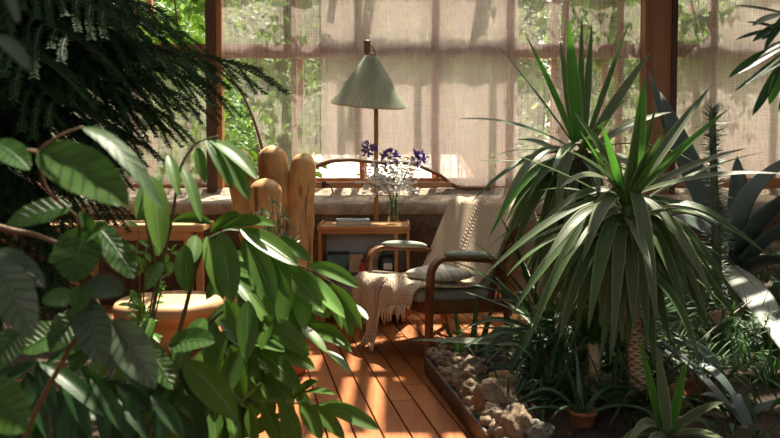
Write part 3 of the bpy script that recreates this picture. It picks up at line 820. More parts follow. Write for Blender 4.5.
m=MB(); m.tube([c0+V((.1,.05,-.06)),c0.lerp(c1,.5)+V((0,0,-.03)),c1+V((0,0,0))],[.16,.15,.17],16,sq=.7); m.build('palm',M['stump'],hc,world=True,sub=1)

# ================================================================== plank table at the left
tz=.735; x0,x1=-3.3,P(200,0,5.3).x
tb=thing('plank_table','pale plank table standing along the stone ledge at the left','table',((x0+x1)/2,5.5,0))
for i in range(3):
    m=MB(); m.span((x0,5.28+i*.15,tz-.05),(x1-.01*i,5.28+i*.15+.144,tz)); m.build('plank',M['table'],tb,smooth=False,bevel=.008,world=True)
m=MB(); m.span((x0+.05,5.32,tz-.12),(x1-.08,5.345,tz-.05)); m.build('apron',M['table'],tb,smooth=False,bevel=.004,world=True)
for x in (x0+.1,-2.45,x1-.12):
    for y in (5.33,5.66):
        m=MB(); m.bar((x,y,0),(x+(.08 if x<-2 else 0),y,tz-.05),.055,.055,up=(0,1,0)); m.build('leg',M['table'],tb,smooth=False,bevel=.006,world=True)
# ================================================================== planting beds
def hR(x,y):
    s=max(0,x-.55); return .092+.15*min(s,2.2)+.05*max(0,y-3.4)+.035*noise.noise(V((x*2.3,y*2.3,1)))+.012*noise.noise(V((x*11,y*11,1)))
def hL(x,y): return .10+.03*noise.noise(V((x*3,y*3,5)))+.012*noise.noise(V((x*12,y*12,4)))
edgeR=[(.62,.9),(.52,2.2),(.358,3.13),(.205,4.0),(.215,4.07),(.27,4.12),(.9,4.42),(1.22,4.62),(1.34,5.4),(1.36,5.86)]
def xl(y): return interp([(b,a) for a,b in edgeR],y)
m=MB(); m._open=True
def fn(u,v):
    y=.9+(5.86-.9)*v; a=xl(y)+.012; x=a+(4.85-a)*u*(.25+.75*u); z=hR(x,y)
    return V((x,y,z if u>0 else -.01))
m.grid(fn,90,110); tag(m.build('garden_soil',M['soil']),kind='stuff')
m=MB(); m._open=True
edgeL=[(-.55,.2),(-.60,2.0),(-.74,3.3),(-.95,3.75),(-1.8,4.0),(-2.05,5.15)]
def xr(y): return interp([(b,a) for a,b in edgeL],y)
m.grid(lambda u,v: V((-4.5+(xr(.2+4.95*v)+4.5)*u,.2+4.95*v,hL(-4.5+4*u,.2+4.95*v) if 0<u<1 and v<1 else -.01)),70,78)
tag(m.build('garden_soil',M['soil']),kind='stuff')
m=MB(); pts=[]
for i in range(len(edgeR)-1):
    a,b=V((*edgeR[i],.045)),V((*edgeR[i+1],.045))
    for k in range(6): pts.append(a.lerp(b,k/6))
pts.append(V((*edgeR[-1],.045)))
m.sweep(pts,lambda i,t:[(-.045,-.006),(.04,-.006),(.05,-.011),(.055,0),(.05,.011),(.04,.006),(-.045,.006)],ref=(0,0,1))
tag(m.build('garden_edging',M['edging']),'curved metal edging strip between the wooden deck and the rock bed','edging')

# ------------------------------------------------------------------ plants
class Plant:
    def __init__(s,name,label,cat,base,mat,group=None,leafname='leaf'):
        s.t=thing(name,label,cat,base,0,group); s.leaves=[]; s.stem=MB(); s.mat=mat; s.ln=leafname; s.base=V(base)
    def leaf(s,B,C,T,W,mat=None,**kw):
        m=MB(); leaf(m,B,C,T,W,**kw); s.leaves.append(((V(T)-V(B)).length*W,m,mat or s.mat)); return s
    def fleshy(s,B,C,T,W,th,mat=None,**kw):
        m=MB(); thick_leaf(m,B,C,T,W,th,**kw); s.leaves.append(((V(T)-V(B)).length*W,m,mat or s.mat)); return s
    def tube(s,pts,r,k=7): s.stem.tube(pts,r,k); return s
    def done(s,stemmat=None,stemname='stem',most=95):
        if s.stem.v: s.stem.build(stemname,stemmat or M['stem'],s.t,world=True)
        L=sorted(s.leaves,key=lambda q:-q[0])
        for _,m,mt in L[:most]: m.build(s.ln,mt,s.t,world=True)
        rest={}
        for _,m,mt in L[most:]:
            r=rest.setdefault(mt.name,(MB(),mt))[0]; r._open=True; r.add(m.v,m.f,m.uv)
        for mm,mt in rest.values(): tag(mm.build('foliage',mt,s.t,world=True),kind='stuff')
        return s.t
    def px(s,b,t,w,Yb,Yt=None,sag=0,mat=None,side=0,face=(0,-.5,.85),kind='lance',**kw):
        """leaf from one seen point to another, w pixels wide; sag lifts (+) or drops (-) its middle by a share of its length"""
        Yt=Yt or Yb; B=P(*b,Yb); T=P(*t,Yt); L=(T-B).length; C=B.lerp(T,.5)+V((side*L,0,sag*L))
        return s.leaf(B,C,T,w*(Yb+Yt)/2/F_PX,mat,face=face,kind=kind,**kw)
def bend(pts,n=6):
    out=[]
    for i in range(len(pts)-1):
        for k in range(n): out.append(V(pts[i]).lerp(V(pts[i+1]),k/n))
    out.append(V(pts[-1]))
    for _ in range(3): out=[out[0]]+[(out[i-1]+out[i]*2+out[i+1])/4 for i in range(1,len(out)-1)]+[out[-1]]
    return out
def taper(n,a,b): return [a+(b-a)*i/(n-1) for i in range(n)]

# ---- broad-leaved shrub close to the camera (lower left)
bl=Plant('broad_leaf_shrub','large broad leaved shrub close in front at the lower left','plant',(-.80,1.45,.09),M['broad'])
def stem(pl,pts,r0,r1):
    q=bend(pts); pl.tube(q,taper(len(q),r0,r1))
stem(bl,[(-.80,1.45,.05),(-.82,1.5,.6),P(80,330,1.5),P(86,290,1.45),P(84,240,1.4),P(75,215,1.35)],.007,.003)
stem(bl,[P(86,290,1.45),P(95,300,1.5),P(112,322,1.5),P(150,350,1.55)],.006,.003)
stem(bl,[(-.80,1.45,.3),P(-10,420,1.4),P(-25,330,1.3),P(-4,265,1.2)],.006,.003)
stem(bl,[P(75,215,1.35),P(45,190,1.2),P(36,152,1.15),P(60,135,1.15),P(82,127,1.15)],.003,.002)
stem(bl,[P(36,152,1.15),P(10,148,1.15),P(-6,142,1.15)],.004,.002)
def B(b,t,w,Y,mat=None,sag=.10,face=(.1,-.75,.65),kind='ovate',Yt=None,**kw): bl.px(b,t,w,Y,Yt or Y-.04,sag,M[mat] if mat else None,face=face,kind=kind,fold=.2,n=12,m=3,wav=.05,**kw)
B((37,150),(129,206),56,1.15,sag=.12,face=(.15,-.85,.5))
B((82,127),(164,212),25,1.12,sag=.24,face=(.4,-.5,.8))
B((-6,142),(30,170),30,1.15)
B((72,206),(6,226),34,1.3)
B((82,226),(74,283),54,1.38,face=(.05,-.95,.3),sag=.0)
B((106,238),(134,279),30,1.42,'broad',face=(.2,-.8,.5))
B((84,286),(124,294),34,1.45,'grey_sheen')
B((92,222),(122,258),24,1.4)
B((-4,262),(32,338),46,1.2,'grey_sheen',face=(.1,-.8,.6))
B((-4,250),(45,288),26,1.25,'grey_sheen')
B((76,296),(42,303),26,1.45)
B((84,284),(78,313),26,1.43,face=(.05,-.95,.3))
B((84,300),(103,366),42,1.42,'grey_sheen',face=(-.05,-.9,.45))
B((111,320),(155,389),42,1.47,'grey_sheen',face=(.15,-.85,.5))
B((80,312),(50,352),38,1.5,face=(-.1,-.9,.4))
B((149,350),(173,390),26,1.55)
B((168,347),(215,343),30,1.55,sag=.2)
B((-20,388),(26,432),56,.95,face=(.1,-.9,.4))
B((84,240),(108,226),22,1.38); B((92,232),(78,214),20,1.36)
B((92,330),(72,372),30,1.65); B((112,326),(112,372),30,1.62,'grey_sheen')
B((20,330),(-10,372),40,1.35); B((60,330),(20,352),40,1.6); B((84,252),(48,262),30,1.5)
bl.done(M['woodstem'])
# a blurred stem with narrow leaves right in front at the top left
tl=Plant('hanging_plant','out of focus drooping leaves at the top left corner very close in front','plant',P(-40,-20,.85),M['grey_sheen'])
stem(tl,[P(-40,-20,.85),P(-20,10,.85),P(-2,38,.85)],.004,.002)
tl.px((6,-14),(19,24),9,.8,.78,.05,face=(.3,-.8,.4)); tl.px((-6,36),(31,72),15,.85,.82,.2,face=(.2,-.8,.5)); 
tl.done(M['greystem'])
m=MB(); q=bend([(-1.05,1.75,.09),P(-60,250,1.7),P(-6,226,1.65),P(14,231,1.65),P(34,234,1.65),P(60,244,1.65)],8); m.tube(q,taper(len(q),.012,.005),7)
tag(m.build('bare_twig',M['woodstem']),'bare brown twig crossing behind the broad leaves at the left edge','twig')

# ---- long-leaved fig
fg=Plant('long_leaf_fig','bushy fig with long drooping leaves spreading over the deck at centre left','plant',(-.82,2.2,.10),M['ficus'])
def fs(pts,r0,r1): stem(fg,pts,r0,r1)
fs([(-.82,2.2,.05),(-.84,2.15,.35),P(150,330,2.1),P(158,280,2.05),P(172,220,2.0),P(180,165,1.95),P(196,142,1.92),P(218,136,1.9)],.008,.002)
fs([(-.82,2.2,.2),P(180,330,2.2),P(195,270,2.15),P(206,240,2.1),P(230,229,2.1),P(262,238,2.15),P(290,262,2.2),P(320,275,2.25),P(344,292,2.3)],.008,.002)
fs([(-.82,2.2,.1),P(190,420,2.2),P(230,405,2.2),P(280,402,2.2),P(325,406,2.2)],.007,.002)
fs([(-.82,2.2,.2),P(200,330,2.25),P(230,305,2.25),P(270,305,2.3),P(320,330,2.35)],.009,.003)
fs([P(158,280,2.05),P(150,240,1.9),P(142,200,1.8),P(150,178,1.75)],.006,.003)
def Fg(b,t,w,Y,sag=.12,mat=None,face=(.15,-.6,.75),Yt=None,**kw):
    fg.px(b,t,w,Y,Yt or Y-.08,sag,M[mat] if mat else None,face=face,kind='lance',fold=.3,n=12,m=2,**kw)
for a in [((209,140),(257,180),20,1.9),((217,143),(250,201),17,1.9),((168,155),(178,196),13,1.9),((182,168),(201,222),14,1.95),((196,148),(206,184),13,1.9),
 ((152,176),(160,255),26,1.75),((150,180),(138,222),16,1.8),((172,222),(212,224),12,1.95),((160,176),(148,214),15,1.8),
 ((205,138),(232,190),13,1.95),((240,229),(298,266),24,2.1),((221,231),(232,304),26,2.05),((207,236),(223,300),22,2.1),((243,238),(275,304),26,2.1),((196,235),(192,264),16,2.1),
 ((184,245),(186,292),22,2.05),((281,266),(322,308),24,2.15),((290,268),(345,318),22,2.2),((306,266),(359,288),16,2.25),((316,276),(342,330),18,2.2),((346,302),(368,320),12,2.3),
 ((330,285),(362,330),17,2.25),((262,240),(312,262),16,2.15),((255,250),(262,300),22,2.15),((222,228),(262,222),16,2.1),((210,232),(240,214),14,2.1),((232,226),(275,226),15,2.15),
 ((268,248),(290,300),22,2.12),((300,280),(305,330),22,2.18),((292,275),(280,325),20,2.15),((248,300),(246,362),22,2.05),((258,318),(310,356),22,2.1),((288,322),(327,353),18,2.2),
 ((324,350),(350,374),13,2.25),((270,320),(262,350),20,2.1),((300,330),(345,345),16,2.25),((182,362),(238,420),32,1.85),((300,394),(335,395),11,2.15),((322,406),(380,430),17,2.15),
 ((300,402),(322,440),18,2.1),((280,402),(300,445),18,2.1),((262,402),(280,448),18,2.05),((248,404),(256,446),16,2.05),((230,405),(236,448),16,2.0),((215,408),(214,450),18,2.0),
 ((310,405),(345,440),15,2.15),((318,404),(362,414),11,2.2),((292,400),(318,382),11,2.2),((240,404),(262,382),13,2.15),((270,402),(250,378),13,2.15),((225,404),(205,382),13,2.1),
 ((240,350),(222,398),22,2.05),((225,330),(210,385),22,2.05),((205,318),(188,352),20,2.05),((262,352),(300,392),20,2.15),((246,340),(285,352),18,2.2),((280,352),(315,370),16,2.25),
 ((230,345),(245,398),22,2.1),((205,340),(225,390),22,2.1),((190,330),(178,372),22,2.0),((262,310),(290,318),15,2.25),((310,322),(352,352),15,2.3),((236,262),(206,300),16,2.2),
 ((162,262),(146,290),14,2.0),((152,318),(140,350),17,2.0),((212,258),(250,262),14,2.2),
 ((340,296),(352,338),12,2.25),((300,300),(330,318),16,2.22),((276,300),(300,345),20,2.18),((250,290),(285,340),22,2.15),((225,300),(245,345),20,2.12)]:
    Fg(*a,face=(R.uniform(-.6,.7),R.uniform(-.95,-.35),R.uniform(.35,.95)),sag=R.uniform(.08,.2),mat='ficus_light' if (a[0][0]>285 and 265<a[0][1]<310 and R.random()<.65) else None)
for i in range(90):   # the deep inside of the bush
    x=R.uniform(105,285); y=R.uniform(300,430); a=R.uniform(.3,2.6) if x<240 else R.uniform(1.2,2.6); L=R.uniform(38,60)
    if x<205 and y<335: continue
    Fg((x,y),(x+math.cos(a)*L,y+abs(math.sin(a))*L),R.uniform(14,22),R.uniform(2.25,2.6),sag=R.uniform(.05,.2),face=(R.uniform(-.7,.7),R.uniform(-.95,-.3),R.uniform(.3,.95)))
for i in range(75):
    x=R.uniform(205,325); y=R.uniform(245,395) ; 
    if y<240+ (x-230)*.45 or x<215 or (y>318 and x>292): continue
    a=R.uniform(.2,1.6) if x<270 else R.uniform(.9,1.9); L=R.uniform(32,52)
    Fg((x,y),(x+math.cos(a)*L,y+abs(math.sin(a))*L),R.uniform(14,20),R.uniform(2.25,2.5),sag=R.uniform(.05,.2),face=(R.uniform(-.7,.7),R.uniform(-.95,-.3),R.uniform(.3,.95)))
fg.done(M['figstem'])

# ---- dark lance-leaved palm at the bottom left
pm=Plant('lance_leaf_palm','dark glossy lance leaved plant low in the bottom left corner','plant',(-.86,1.75,.10),M['palm'])
q=bend([(-.86,1.75,.06),P(60,440,1.7),P(45,372,1.65),P(38,360,1.65)]); pm.tube(q,taper(len(q),.008,.004))
for b,t,w in [((38,362),(106,418),17),((36,364),(57,424),15),((90,378),(130,440),16),((26,378),(48,440),15),((66,384),(56,445),15),((40,362),(-6,386),14),((60,372),(92,440),16),((20,390),(10,446),15),((44,366),(76,352),12),
   ((100,395),(108,450),16),((115,398),(150,440),15),((130,392),(128,446),16),((150,395),(185,440),16),((160,400),(160,448),16),((76,400),(70,450),15),((10,360),(-8,420),14)]:
    pm.px(b,t,w,1.65,1.6,.15,face=(R.uniform(-.3,.3),-.6,.7),fold=.3,n=10)
for i in range(40):
    x=R.uniform(-10,210); y=R.uniform(360,420); a=R.uniform(.4,2.7); L=R.uniform(40,66)
    pm.px((x,y),(x+math.cos(a)*L,y+abs(math.sin(a))*L),R.uniform(12,17),R.uniform(1.75,2.0),None,.12,face=(R.uniform(-.3,.3),-.6,.7),fold=.3)
pm.done(M['stem'])
# ---- small light shrub with bright little leaves under the big ones
lb=Plant('seedling_shrub','small bright green seedling shrub between the fig and the round carved seat','plant',(-1.15,3.1,.10),M['ficus_light'])
for i in range(9):
    tip=P(R.uniform(135,175),R.uniform(225,330),R.uniform(2.9,3.2)); q=bend([(-1.15,3.1,.08),V((-1.12,3.1,.3)).lerp(tip,.5),tip]); lb.tube(q,taper(len(q),.006,.002),5)
    for k in range(12):
        b=q[-1-int(R.random()*len(q)*.6)]; d=V((R.gauss(0,1),R.gauss(-.4,.6),R.gauss(.1,.7))).normalized()*R.uniform(.05,.085); lb.leaf(b,b+d*.5+V((0,0,.012)),b+d,R.uniform(.025,.038),kind='ovate',n=6)
lb.done(M['woodstem'])
# ---- variegated shrub in front of the carved chair
vg=Plant('variegated_shrub','small shrub with pale edged leaves in front of the carved finger posts','plant',(P(280,0,4.0).x,4.0,.0),M['varieg'])
m=MB(); m.lathe((vg.base.x,vg.base.y,0),[(.11,0),(.14,.02),(.16,.26),(.175,.27),(.175,.30),(.155,.30),(.15,.25),(0,.25)],24); m.build('pot',M['terracotta'],vg.t,world=True)
for (x,y) in [(262,212),(272,203),(280,208),(288,222),(295,232),(285,230),(270,216),(278,226),(291,245),(300,240),(268,230),(283,216),(276,240)]:
    tip=P(x,y,4.0+R.uniform(-.12,.12)); q=bend([vg.base+V((R.uniform(-.05,.05),0,.25)),vg.base.lerp(tip,.5)+V((0,0,.12)),tip]); vg.tube(q,taper(len(q),.006,.002),5)
    for k in range(15):
        b=q[-1-int(R.random()**1.6*9)]; d=V((R.gauss(0,1),R.gauss(-.3,.7),R.gauss(.5,.6))).normalized()*R.uniform(.03,.05); vg.leaf(b,b+d*.5,b+d,R.uniform(.014,.02),kind='ovate',n=5,m=1)
vg.done(M['woodstem'])

# ---- conifer at the top left
cf=thing('conifer','large dark conifer with drooping needled boughs filling the top left','tree',(-2.25,3.05,.10))
m=MB(); q=bend([(-2.25,3.05,.02),(-2.22,3.05,1.2),(-2.2,3.05,2.2),(-2.2,3.05,3.0)]); m.tube(q,taper(len(q),.075,.03),10); m.build('trunk',M['trunk'],cf,world=True)
def bough(tip,Yt,zoff,wid,nt,droop=.3,seed=0):
    rr=random.Random(seed); T=P(*tip,Yt); z0=T.z+zoff; A=V((-2.2,3.05,min(2.95,max(.3,z0))))
    C=A.lerp(T,.55)+V((0,0,.18)); n=22
    ax=[bez(A,C,T,i/n) for i in range(n+1)]
    mb=MB(); mb.tube(ax,taper(n+1,.013,.003),6); nd=MB(); nd._open=True
    br=mb.build('bough',M['constem'],cf,world=True)
    tw=MB()
    def needles(pts,step,L):
        for i in range(len(pts)-1):
            a,b=pts[i],pts[i+1]; d=nrm(b-a); k=max(1,int((b-a).length/step))
            s=nrm(d.cross(V((0,0,1)))); u=s.cross(d)
            for j in range(k):
                p=a.lerp(b,(j+rr.random())/k)
                for sd in (-1,1,0):
                    dd=nrm(d*.75+s*sd*rr.uniform(.7,1.1)+u*(rr.uniform(-.35,.35) if sd else rr.uniform(.4,.9)))
                    w=nrm(dd.cross(u if sd else s))*.0021; l=L*rr.uniform(.7,1.1)
                    nd.add([p-w,p+w,p+dd*l*.6+w*.9,p+dd*l,p+dd*l*.6-w*.9],[(0,1,2,3,4)],[(0,0),(1,0),(1,.6),(.5,1),(0,.6)])
    needles(ax[4:],.006,.028)
    for i in range(nt):
        f=.10+.90*i/nt; p=bez(A,C,T,f); d=nrm((C-A)*(1-f)+(T-C)*f); s=nrm(d.cross(V((0,0,1))))*(1 if i%2 else -1)
        L=wid*(1-.62*f)*rr.uniform(.7,1.15); dn=V((0,0,-1))*droop*rr.uniform(.6,1.4)
        c=p+(d*.55+s*.75)*L*.55; e=p+(d*.8+s*.75+dn)*L
        pts=[bez(p,c,e,k/6) for k in range(7)]; tw.tube(pts,taper(7,.0035,.0012),4); needles(pts,.0062,.025)
    tw.build('twigs',M['constem'],br,world=True); nd.build('needles',M['conifer'],br,world=True)
tips=[((30,236),2.7,.3),((62,268),2.8,.3),((22,296),2.7,.3),((88,232),2.9,.3),((74,310),2.9,.3),((40,205),3.1,.3),((110,200),3.2,.25),((120,60),3.3,.3),((90,20),3.3,.2),((50,50),3.4,.2),((150,110),3.3,.3),((110,140),3.35,.3),((40,120),3.3,.3),((20,60),3.3,.2),((180,60),3.4,.2),((60,-5),3.2,.15),((130,25),3.45,.2),((30,160),3.4,.3),((85,170),3.4,.3),((25,0),2.6,.15),((165,12),2.9,.10),((138,44),3.0,.15),((204,66),2.8,.2),((262,71),2.75,.12),((190,100),2.85,.2),((120,118),2.8,.3),((88,148),2.75,.35),((62,104),2.5,.3),((36,62),2.4,.3),((110,16),2.6,.2),
 ((75,40),2.5,.25),((150,78),3.2,.2),((170,118),3.0,.25),((135,140),3.05,.3),((60,160),3.0,.3),((20,130),2.7,.35),((30,20),2.7,.2),((185,36),3.2,.15),((100,78),2.7,.25),((40,180),2.8,.3),((215,90),3.0,.25),((15,90),2.5,.3),((130,5),3.0,.1),((90,-10),2.8,.15),((5,200),2.9,.3),((70,75),3.2,.25)]
for i,(t,y,z) in enumerate(tips): bough(t,y,z,.50,34,.42,seed=i)

# ---- the two yuccas
def crown_fill(pl,c,n,L,W,lo,hi,seed,mat=None,keep=None):
    rr=random.Random(seed)
    for i in range(n):
        el=lo+(hi-lo)*rr.random(); az=rr.uniform(0,2*pi)
        if keep and not keep(az): continue
        d=V((math.cos(az)*math.cos(el),math.sin(az)*math.cos(el),math.sin(el))); l=L*rr.uniform(.75,1.1)
        b=c+V((math.cos(az),math.sin(az),0))*.02+V((0,0,rr.uniform(-.14,.03)*(1.2-el)))
        C=b+d*l*.55; T=C+nrm(d*.8+V((0,0,(-.55-.9*max(0,.7-el))*rr.uniform(.15,1.25))))*l*.5
        pl.leaf(b,C,T,W*rr.uniform(.8,1.1),mat,face=(d.x*-.2,d.y*-.2-.1,1),kind='sword',fold=.3,n=12,m=2)
def yucca(label,c,base,mat,name='yucca'):
    pl=Plant(name,label,'plant',base,mat); return pl
Y1=3.0; c1=P(626,206,Y1); b1=P(640,420,Y1); b1.z=hR(b1.x,b1.y)
yc=yucca('big pale edged yucca in the middle of the right bed with a scaly cream trunk',c1,b1,M['yucca'])
q=bend([b1+V((0,0,-.05)),P(640,400,Y1),P(636,350,Y1),P(630,290,Y1),c1+V((0,0,-.10))])
tr=MB(); nq=len(q)
tr.tube(q,[.042-.012*i/(nq-1) for i in range(nq)],14); trunk=tr.build('trunk',M['yuccatrunk'],yc.t,world=True)
m=MB()
for i in range(40):   # diamond leaf scars around the trunk
    f=.03+.62*i/40; p=q[min(nq-2,int(f*(nq-1)))].lerp(q[min(nq-1,int(f*(nq-1))+1)],f*(nq-1)%1)
    for k in range(5):
        a=2*pi*(k+.5*(i%2))/5; d=V((math.cos(a),math.sin(a),0)); s=V((-d.y,d.x,0)); r=.042-.012*f
        o=p+d*r*.98
        m.add([o-s*.024+V((0,0,.004)),o+s*.024+V((0,0,.004)),o+d*.002+V((0,0,.004)),o+d*.010+V((0,0,-.004)),o+V((0,0,-.009))],[(0,3,2),(3,1,2),(0,4,3),(4,1,3),(0,2,1),(0,1,4)])
m.build('leaf_scars',M['scar'],trunk,world=True,smooth=False)
def Yl(pl,b,t,w,Yb,Yt,sag=0,mat='yucca',side=0,face=(0,-.6,.8),n=14):
    pl.px(b,t,w,Yb,Yt,sag,M[mat],side=side,face=face,kind='sword',fold=.28,n=n,m=2)
G='yucca_grey'; BR='yucca_bright'
for a in [((632,196),(645,76),17,3.0,2.95,.0,BR),((634,196),(730,108),14,3.0,2.75,.05,BR),((628,192),(574,112),12,3.0,3.1,.08,'yucca'),((624,190),(603,128),10,3.0,3.1,0,G),((636,190),(711,86),13,3.02,3.2,.05,G),
  ((628,195),(566,150),12,2.98,2.8,.12,'yucca'),((620,192),(560,188),13,2.95,2.6,.25,G),((634,190),(657,330),18,2.95,2.62,.30,G),((640,196),(716,306),16,2.98,2.65,.26,G),((646,198),(771,258),13,3.0,2.8,.2,'yucca'),
  ((640,192),(786,174),9,3.0,2.7,.12,G),((644,190),(748,148),9,3.05,3.2,.08,G),((618,196),(583,262),18,2.95,2.62,.34,G),((612,200),(526,350),15,2.95,2.6,.28,'yucca'),((614,216),(588,330),17,2.95,2.6,.22,'yucca'),
  ((622,226),(613,350),15,2.95,2.65,.3,G),((634,226),(648,345),16,2.95,2.7,.3,'yucca'),((642,222),(690,330),15,2.98,2.7,.32,'yucca'),((650,210),(700,262),13,3.0,2.75,.22,G),((608,206),(545,262),14,2.95,2.65,.25,G),
  ((604,212),(510,318),13,2.95,2.7,.2,'yucca'),((610,226),(558,345),14,2.95,2.7,.3,'yucca'),((604,196),(484,276),10,3.0,2.8,.14,'yucca'),((626,236),(600,362),14,3.0,2.7,.2,'yucca'),((636,236),(672,352),14,3.0,2.75,.25,'yucca'),
  ((650,206),(740,232),11,3.0,2.8,.3,'yucca'),((652,214),(728,290),13,3.0,2.8,.35,'yucca'),((616,190),(536,230),11,3.0,3.0,.3,G),((630,236),(634,330),16,2.92,2.7,.2,G),((598,220),(536,300),13,3.0,2.9,.3,G),((655,220),(752,330),10,3.0,2.9,.3,'yucca')]:
    Yl(yc,*a)
crown_fill(yc,c1,22,.58,.05,-.4,.6,11)
crown_fill(yc,c1+V((.0,.06,-.12)),22,.5,.045,-.9,-.1,12,keep=lambda a: not(-2.4<a-2*pi*(a>pi)<-.7))
yc.tube([c1+V((0,0,-.12)),c1+V((0,0,-.03)),c1+V((.005,0,.05))],[.027,.024,.006],10)
rr=random.Random(77)
for i in range(15):   # the inner upright leaves
    az=rr.uniform(0,2*pi); el=rr.uniform(.75,1.35); d=V((math.cos(az)*math.cos(el),math.sin(az)*math.cos(el),math.sin(el))); L=rr.uniform(.3,.5); b=c1+V((math.cos(az),math.sin(az),0))*.015
    yc.leaf(b,b+d*L*.5,b+d*L+V((0,0,-.05)),.05,M['yucca_bright'] if i%3==0 else None,face=(-d.x,-d.y-.2,.5),kind='sword',fold=.3)
for b,t in [((612,232),(600,330)),((640,232),(664,332)),((620,244),(622,345)),((634,246),(628,352)),((646,240),(682,318)),((606,236),(576,330)),((600,228),(556,318)),((656,228),(708,322)),((628,250),(610,366)),((640,250),(655,370)),((596,220),(520,300)),((660,236),(735,318))]:
    Yl(yc,b,t,rr.uniform(13,17),2.97,rr.uniform(2.75,2.9),rr.uniform(.2,.35),'yucca' if rr.random()<.7 else G)
for i in range(18):
    x=rr.uniform(-1,1); b=(626+x*30,rr.uniform(205,250)); t=(626+x*rr.uniform(60,130)+rr.uniform(-15,15),rr.uniform(270,360)-abs(x)*25)
    Yl(yc,b,t,rr.uniform(11,16),rr.uniform(2.95,3.1),rr.uniform(2.75,3.2),rr.uniform(.22,.42),'yucca' if rr.random()<.75 else G)
yc.done(M['stem'],most=99)
Y2=3.6; c2=P(579,150,Y2); b2=P(590,395,Y2); b2.z=hR(b2.x,b2.y)
y2=yucca('taller yucca behind with narrow upright leaves against the curtain',c2,b2,M['yucca'])
q=bend([b2+V((0,0,-.05)),P(588,330,Y2),P(584,250,Y2),c2]); m=MB(); m.tube(q,taper(len(q),.045,.03),12); m.build('trunk',M['scar'],y2.t,world=True)
for a in [((578,140),(568,18),17,3.6,3.55,0,BR),((574,142),(525,34),16,3.6,3.4,.05,BR),((572,142),(493,40),9,3.6,3.3,.03,'yucca'),((574,150),(457,119),9,3.6,3.2,.13,'yucca'),((580,138),(582,14),8,3.62,3.7,0,'yucca'),((584,140),(592,22),9,3.62,3.7,0,'yucca'),
  ((586,142),(629,22),7,3.6,3.5,.0,'yucca'),((576,142),(560,40),12,3.62,3.8,0,G),((588,146),(652,50),13,3.6,3.6,.05,G),((572,152),(556,230),15,3.55,3.2,.45,G),((570,152),(470,204),8,3.55,3.2,.22,'yucca'),((566,150),(500,212),13,3.55,3.2,.35,G),
  ((590,150),(672,112),11,3.6,3.8,.12,G),((586,154),(606,240),15,3.55,3.3,.4,'yucca'),((564,158),(528,196),12,3.55,3.3,.2,'yucca'),((564,166),(510,262),13,3.55,3.3,.3,'yucca'),((570,172),(540,280),15,3.55,3.3,.25,'yucca'),((560,160),(488,240),11,3.55,3.3,.3,'yucca_bright'),
  ((562,156),(516,140),10,3.6,3.8,.2,'yucca'),((592,160),(690,190),11,3.6,3.5,.2,G),((582,146),(628,98),9,3.6,3.7,.1,BR)]:
    Yl(y2,*a)
crown_fill(y2,c2,26,.55,.05,-.5,.35,21)
crown_fill(y2,c2+V((0,0,-.25)),26,.5,.05,-.8,0,22)
for i in range(22):
    x=rr.uniform(-1,.4); b=(579+x*14,rr.uniform(150,185)); t=(579+x*rr.uniform(50,100)+rr.uniform(-12,12),rr.uniform(235,335)-abs(x)*30)
    Yl(y2,b,t,rr.uniform(9,13),3.6,rr.uniform(3.3,3.5),rr.uniform(.22,.4),'yucca' if rr.random()<.75 else G)
y2.done(M['stem'],most=99)

# ---- low strap-leaved cordyline behind the edging rocks
cd=Plant('strap_leaf_plant','dark strap leaved clump between the armchair leg and the yuccas','plant',(P(545,0,3.7).x,3.7,.12),M['cordyline'])
cc=V((cd.base.x,3.7,.34)); q=bend([cd.base+V((0,0,-.04)),cc]); cd.tube(q,taper(len(q),.028,.02),10)
def Cd(b,t,w,Y,Yt,sag,mat='cordyline',face=(0,-.5,.9)): cd.px(b,t,w,Y,Yt,sag,M[mat],face=face,kind='sword',fold=.3,n=14)
for a in [((540,345),(410,340),11,3.6,3.5,.02,'yucca_grey'),((538,335),(462,330),9,3.65,3.5,.3),((545,330),(500,215),9,3.7,3.6,.1),((548,330),(470,240),8,3.7,3.5,.15),((540,335),(478,362),10,3.65,3.4,.35),((545,338),(505,385),12,3.6,3.3,.45),
  ((552,335),(528,395),13,3.6,3.3,.5),((556,335),(560,400),13,3.6,3.3,.5),((545,330),(468,285),7,3.7,3.6,.25),((540,328),(452,262),7,3.7,3.6,.2),((550,330),(492,300),9,3.7,3.6,.3),((556,332),(590,390),12,3.6,3.3,.5),((535,335),(455,352),8,3.6,3.5,.2),((550,330),(520,270),10,3.7,3.7,.1),((552,330),(545,262),10,3.75,3.8,.05),((558,332),(600,300),10,3.7,3.7,.2),((540,340),(470,345),9,3.6,3.4,.25)]:
    Cd(*a)
crown_fill(cd,cc,40,.5,.04,-.2,1.0,31)
cd.done(M['stem'])
c3=P(612,345,3.45); s3=Plant('strap_leaf_plant','second dark strap leaved clump hidden beneath the big yucca','plant',V((c3.x,c3.y,hR(c3.x,c3.y))),M['cordyline'])
s3.tube(bend([V((c3.x,c3.y,hR(c3.x,c3.y)-.03)),V((c3.x,c3.y,.33))]),.022,9); crown_fill(s3,V((c3.x,c3.y,.34)),70,.52,.036,-.3,1.1,33); s3.done(M['stem'])
# upright blades by the chair leg
ub=Plant('blade_leaf_plant','few upright green blades rising beside the front leg of the armchair','plant',(P(470,0,3.95).x,3.95,.09),M['cordyline'])
for b,t,w,s in [((466,372),(453,300),7,0),((470,372),(478,292),8,0),((474,372),(494,300),8,0),((478,374),(516,322),8,.1),((468,372),(440,318),6,.1)]: ub.px(b,t,w,3.95,3.95,s,face=(R.uniform(-.3,.3),-1,.2),kind='sword',fold=.35)
ub.done()

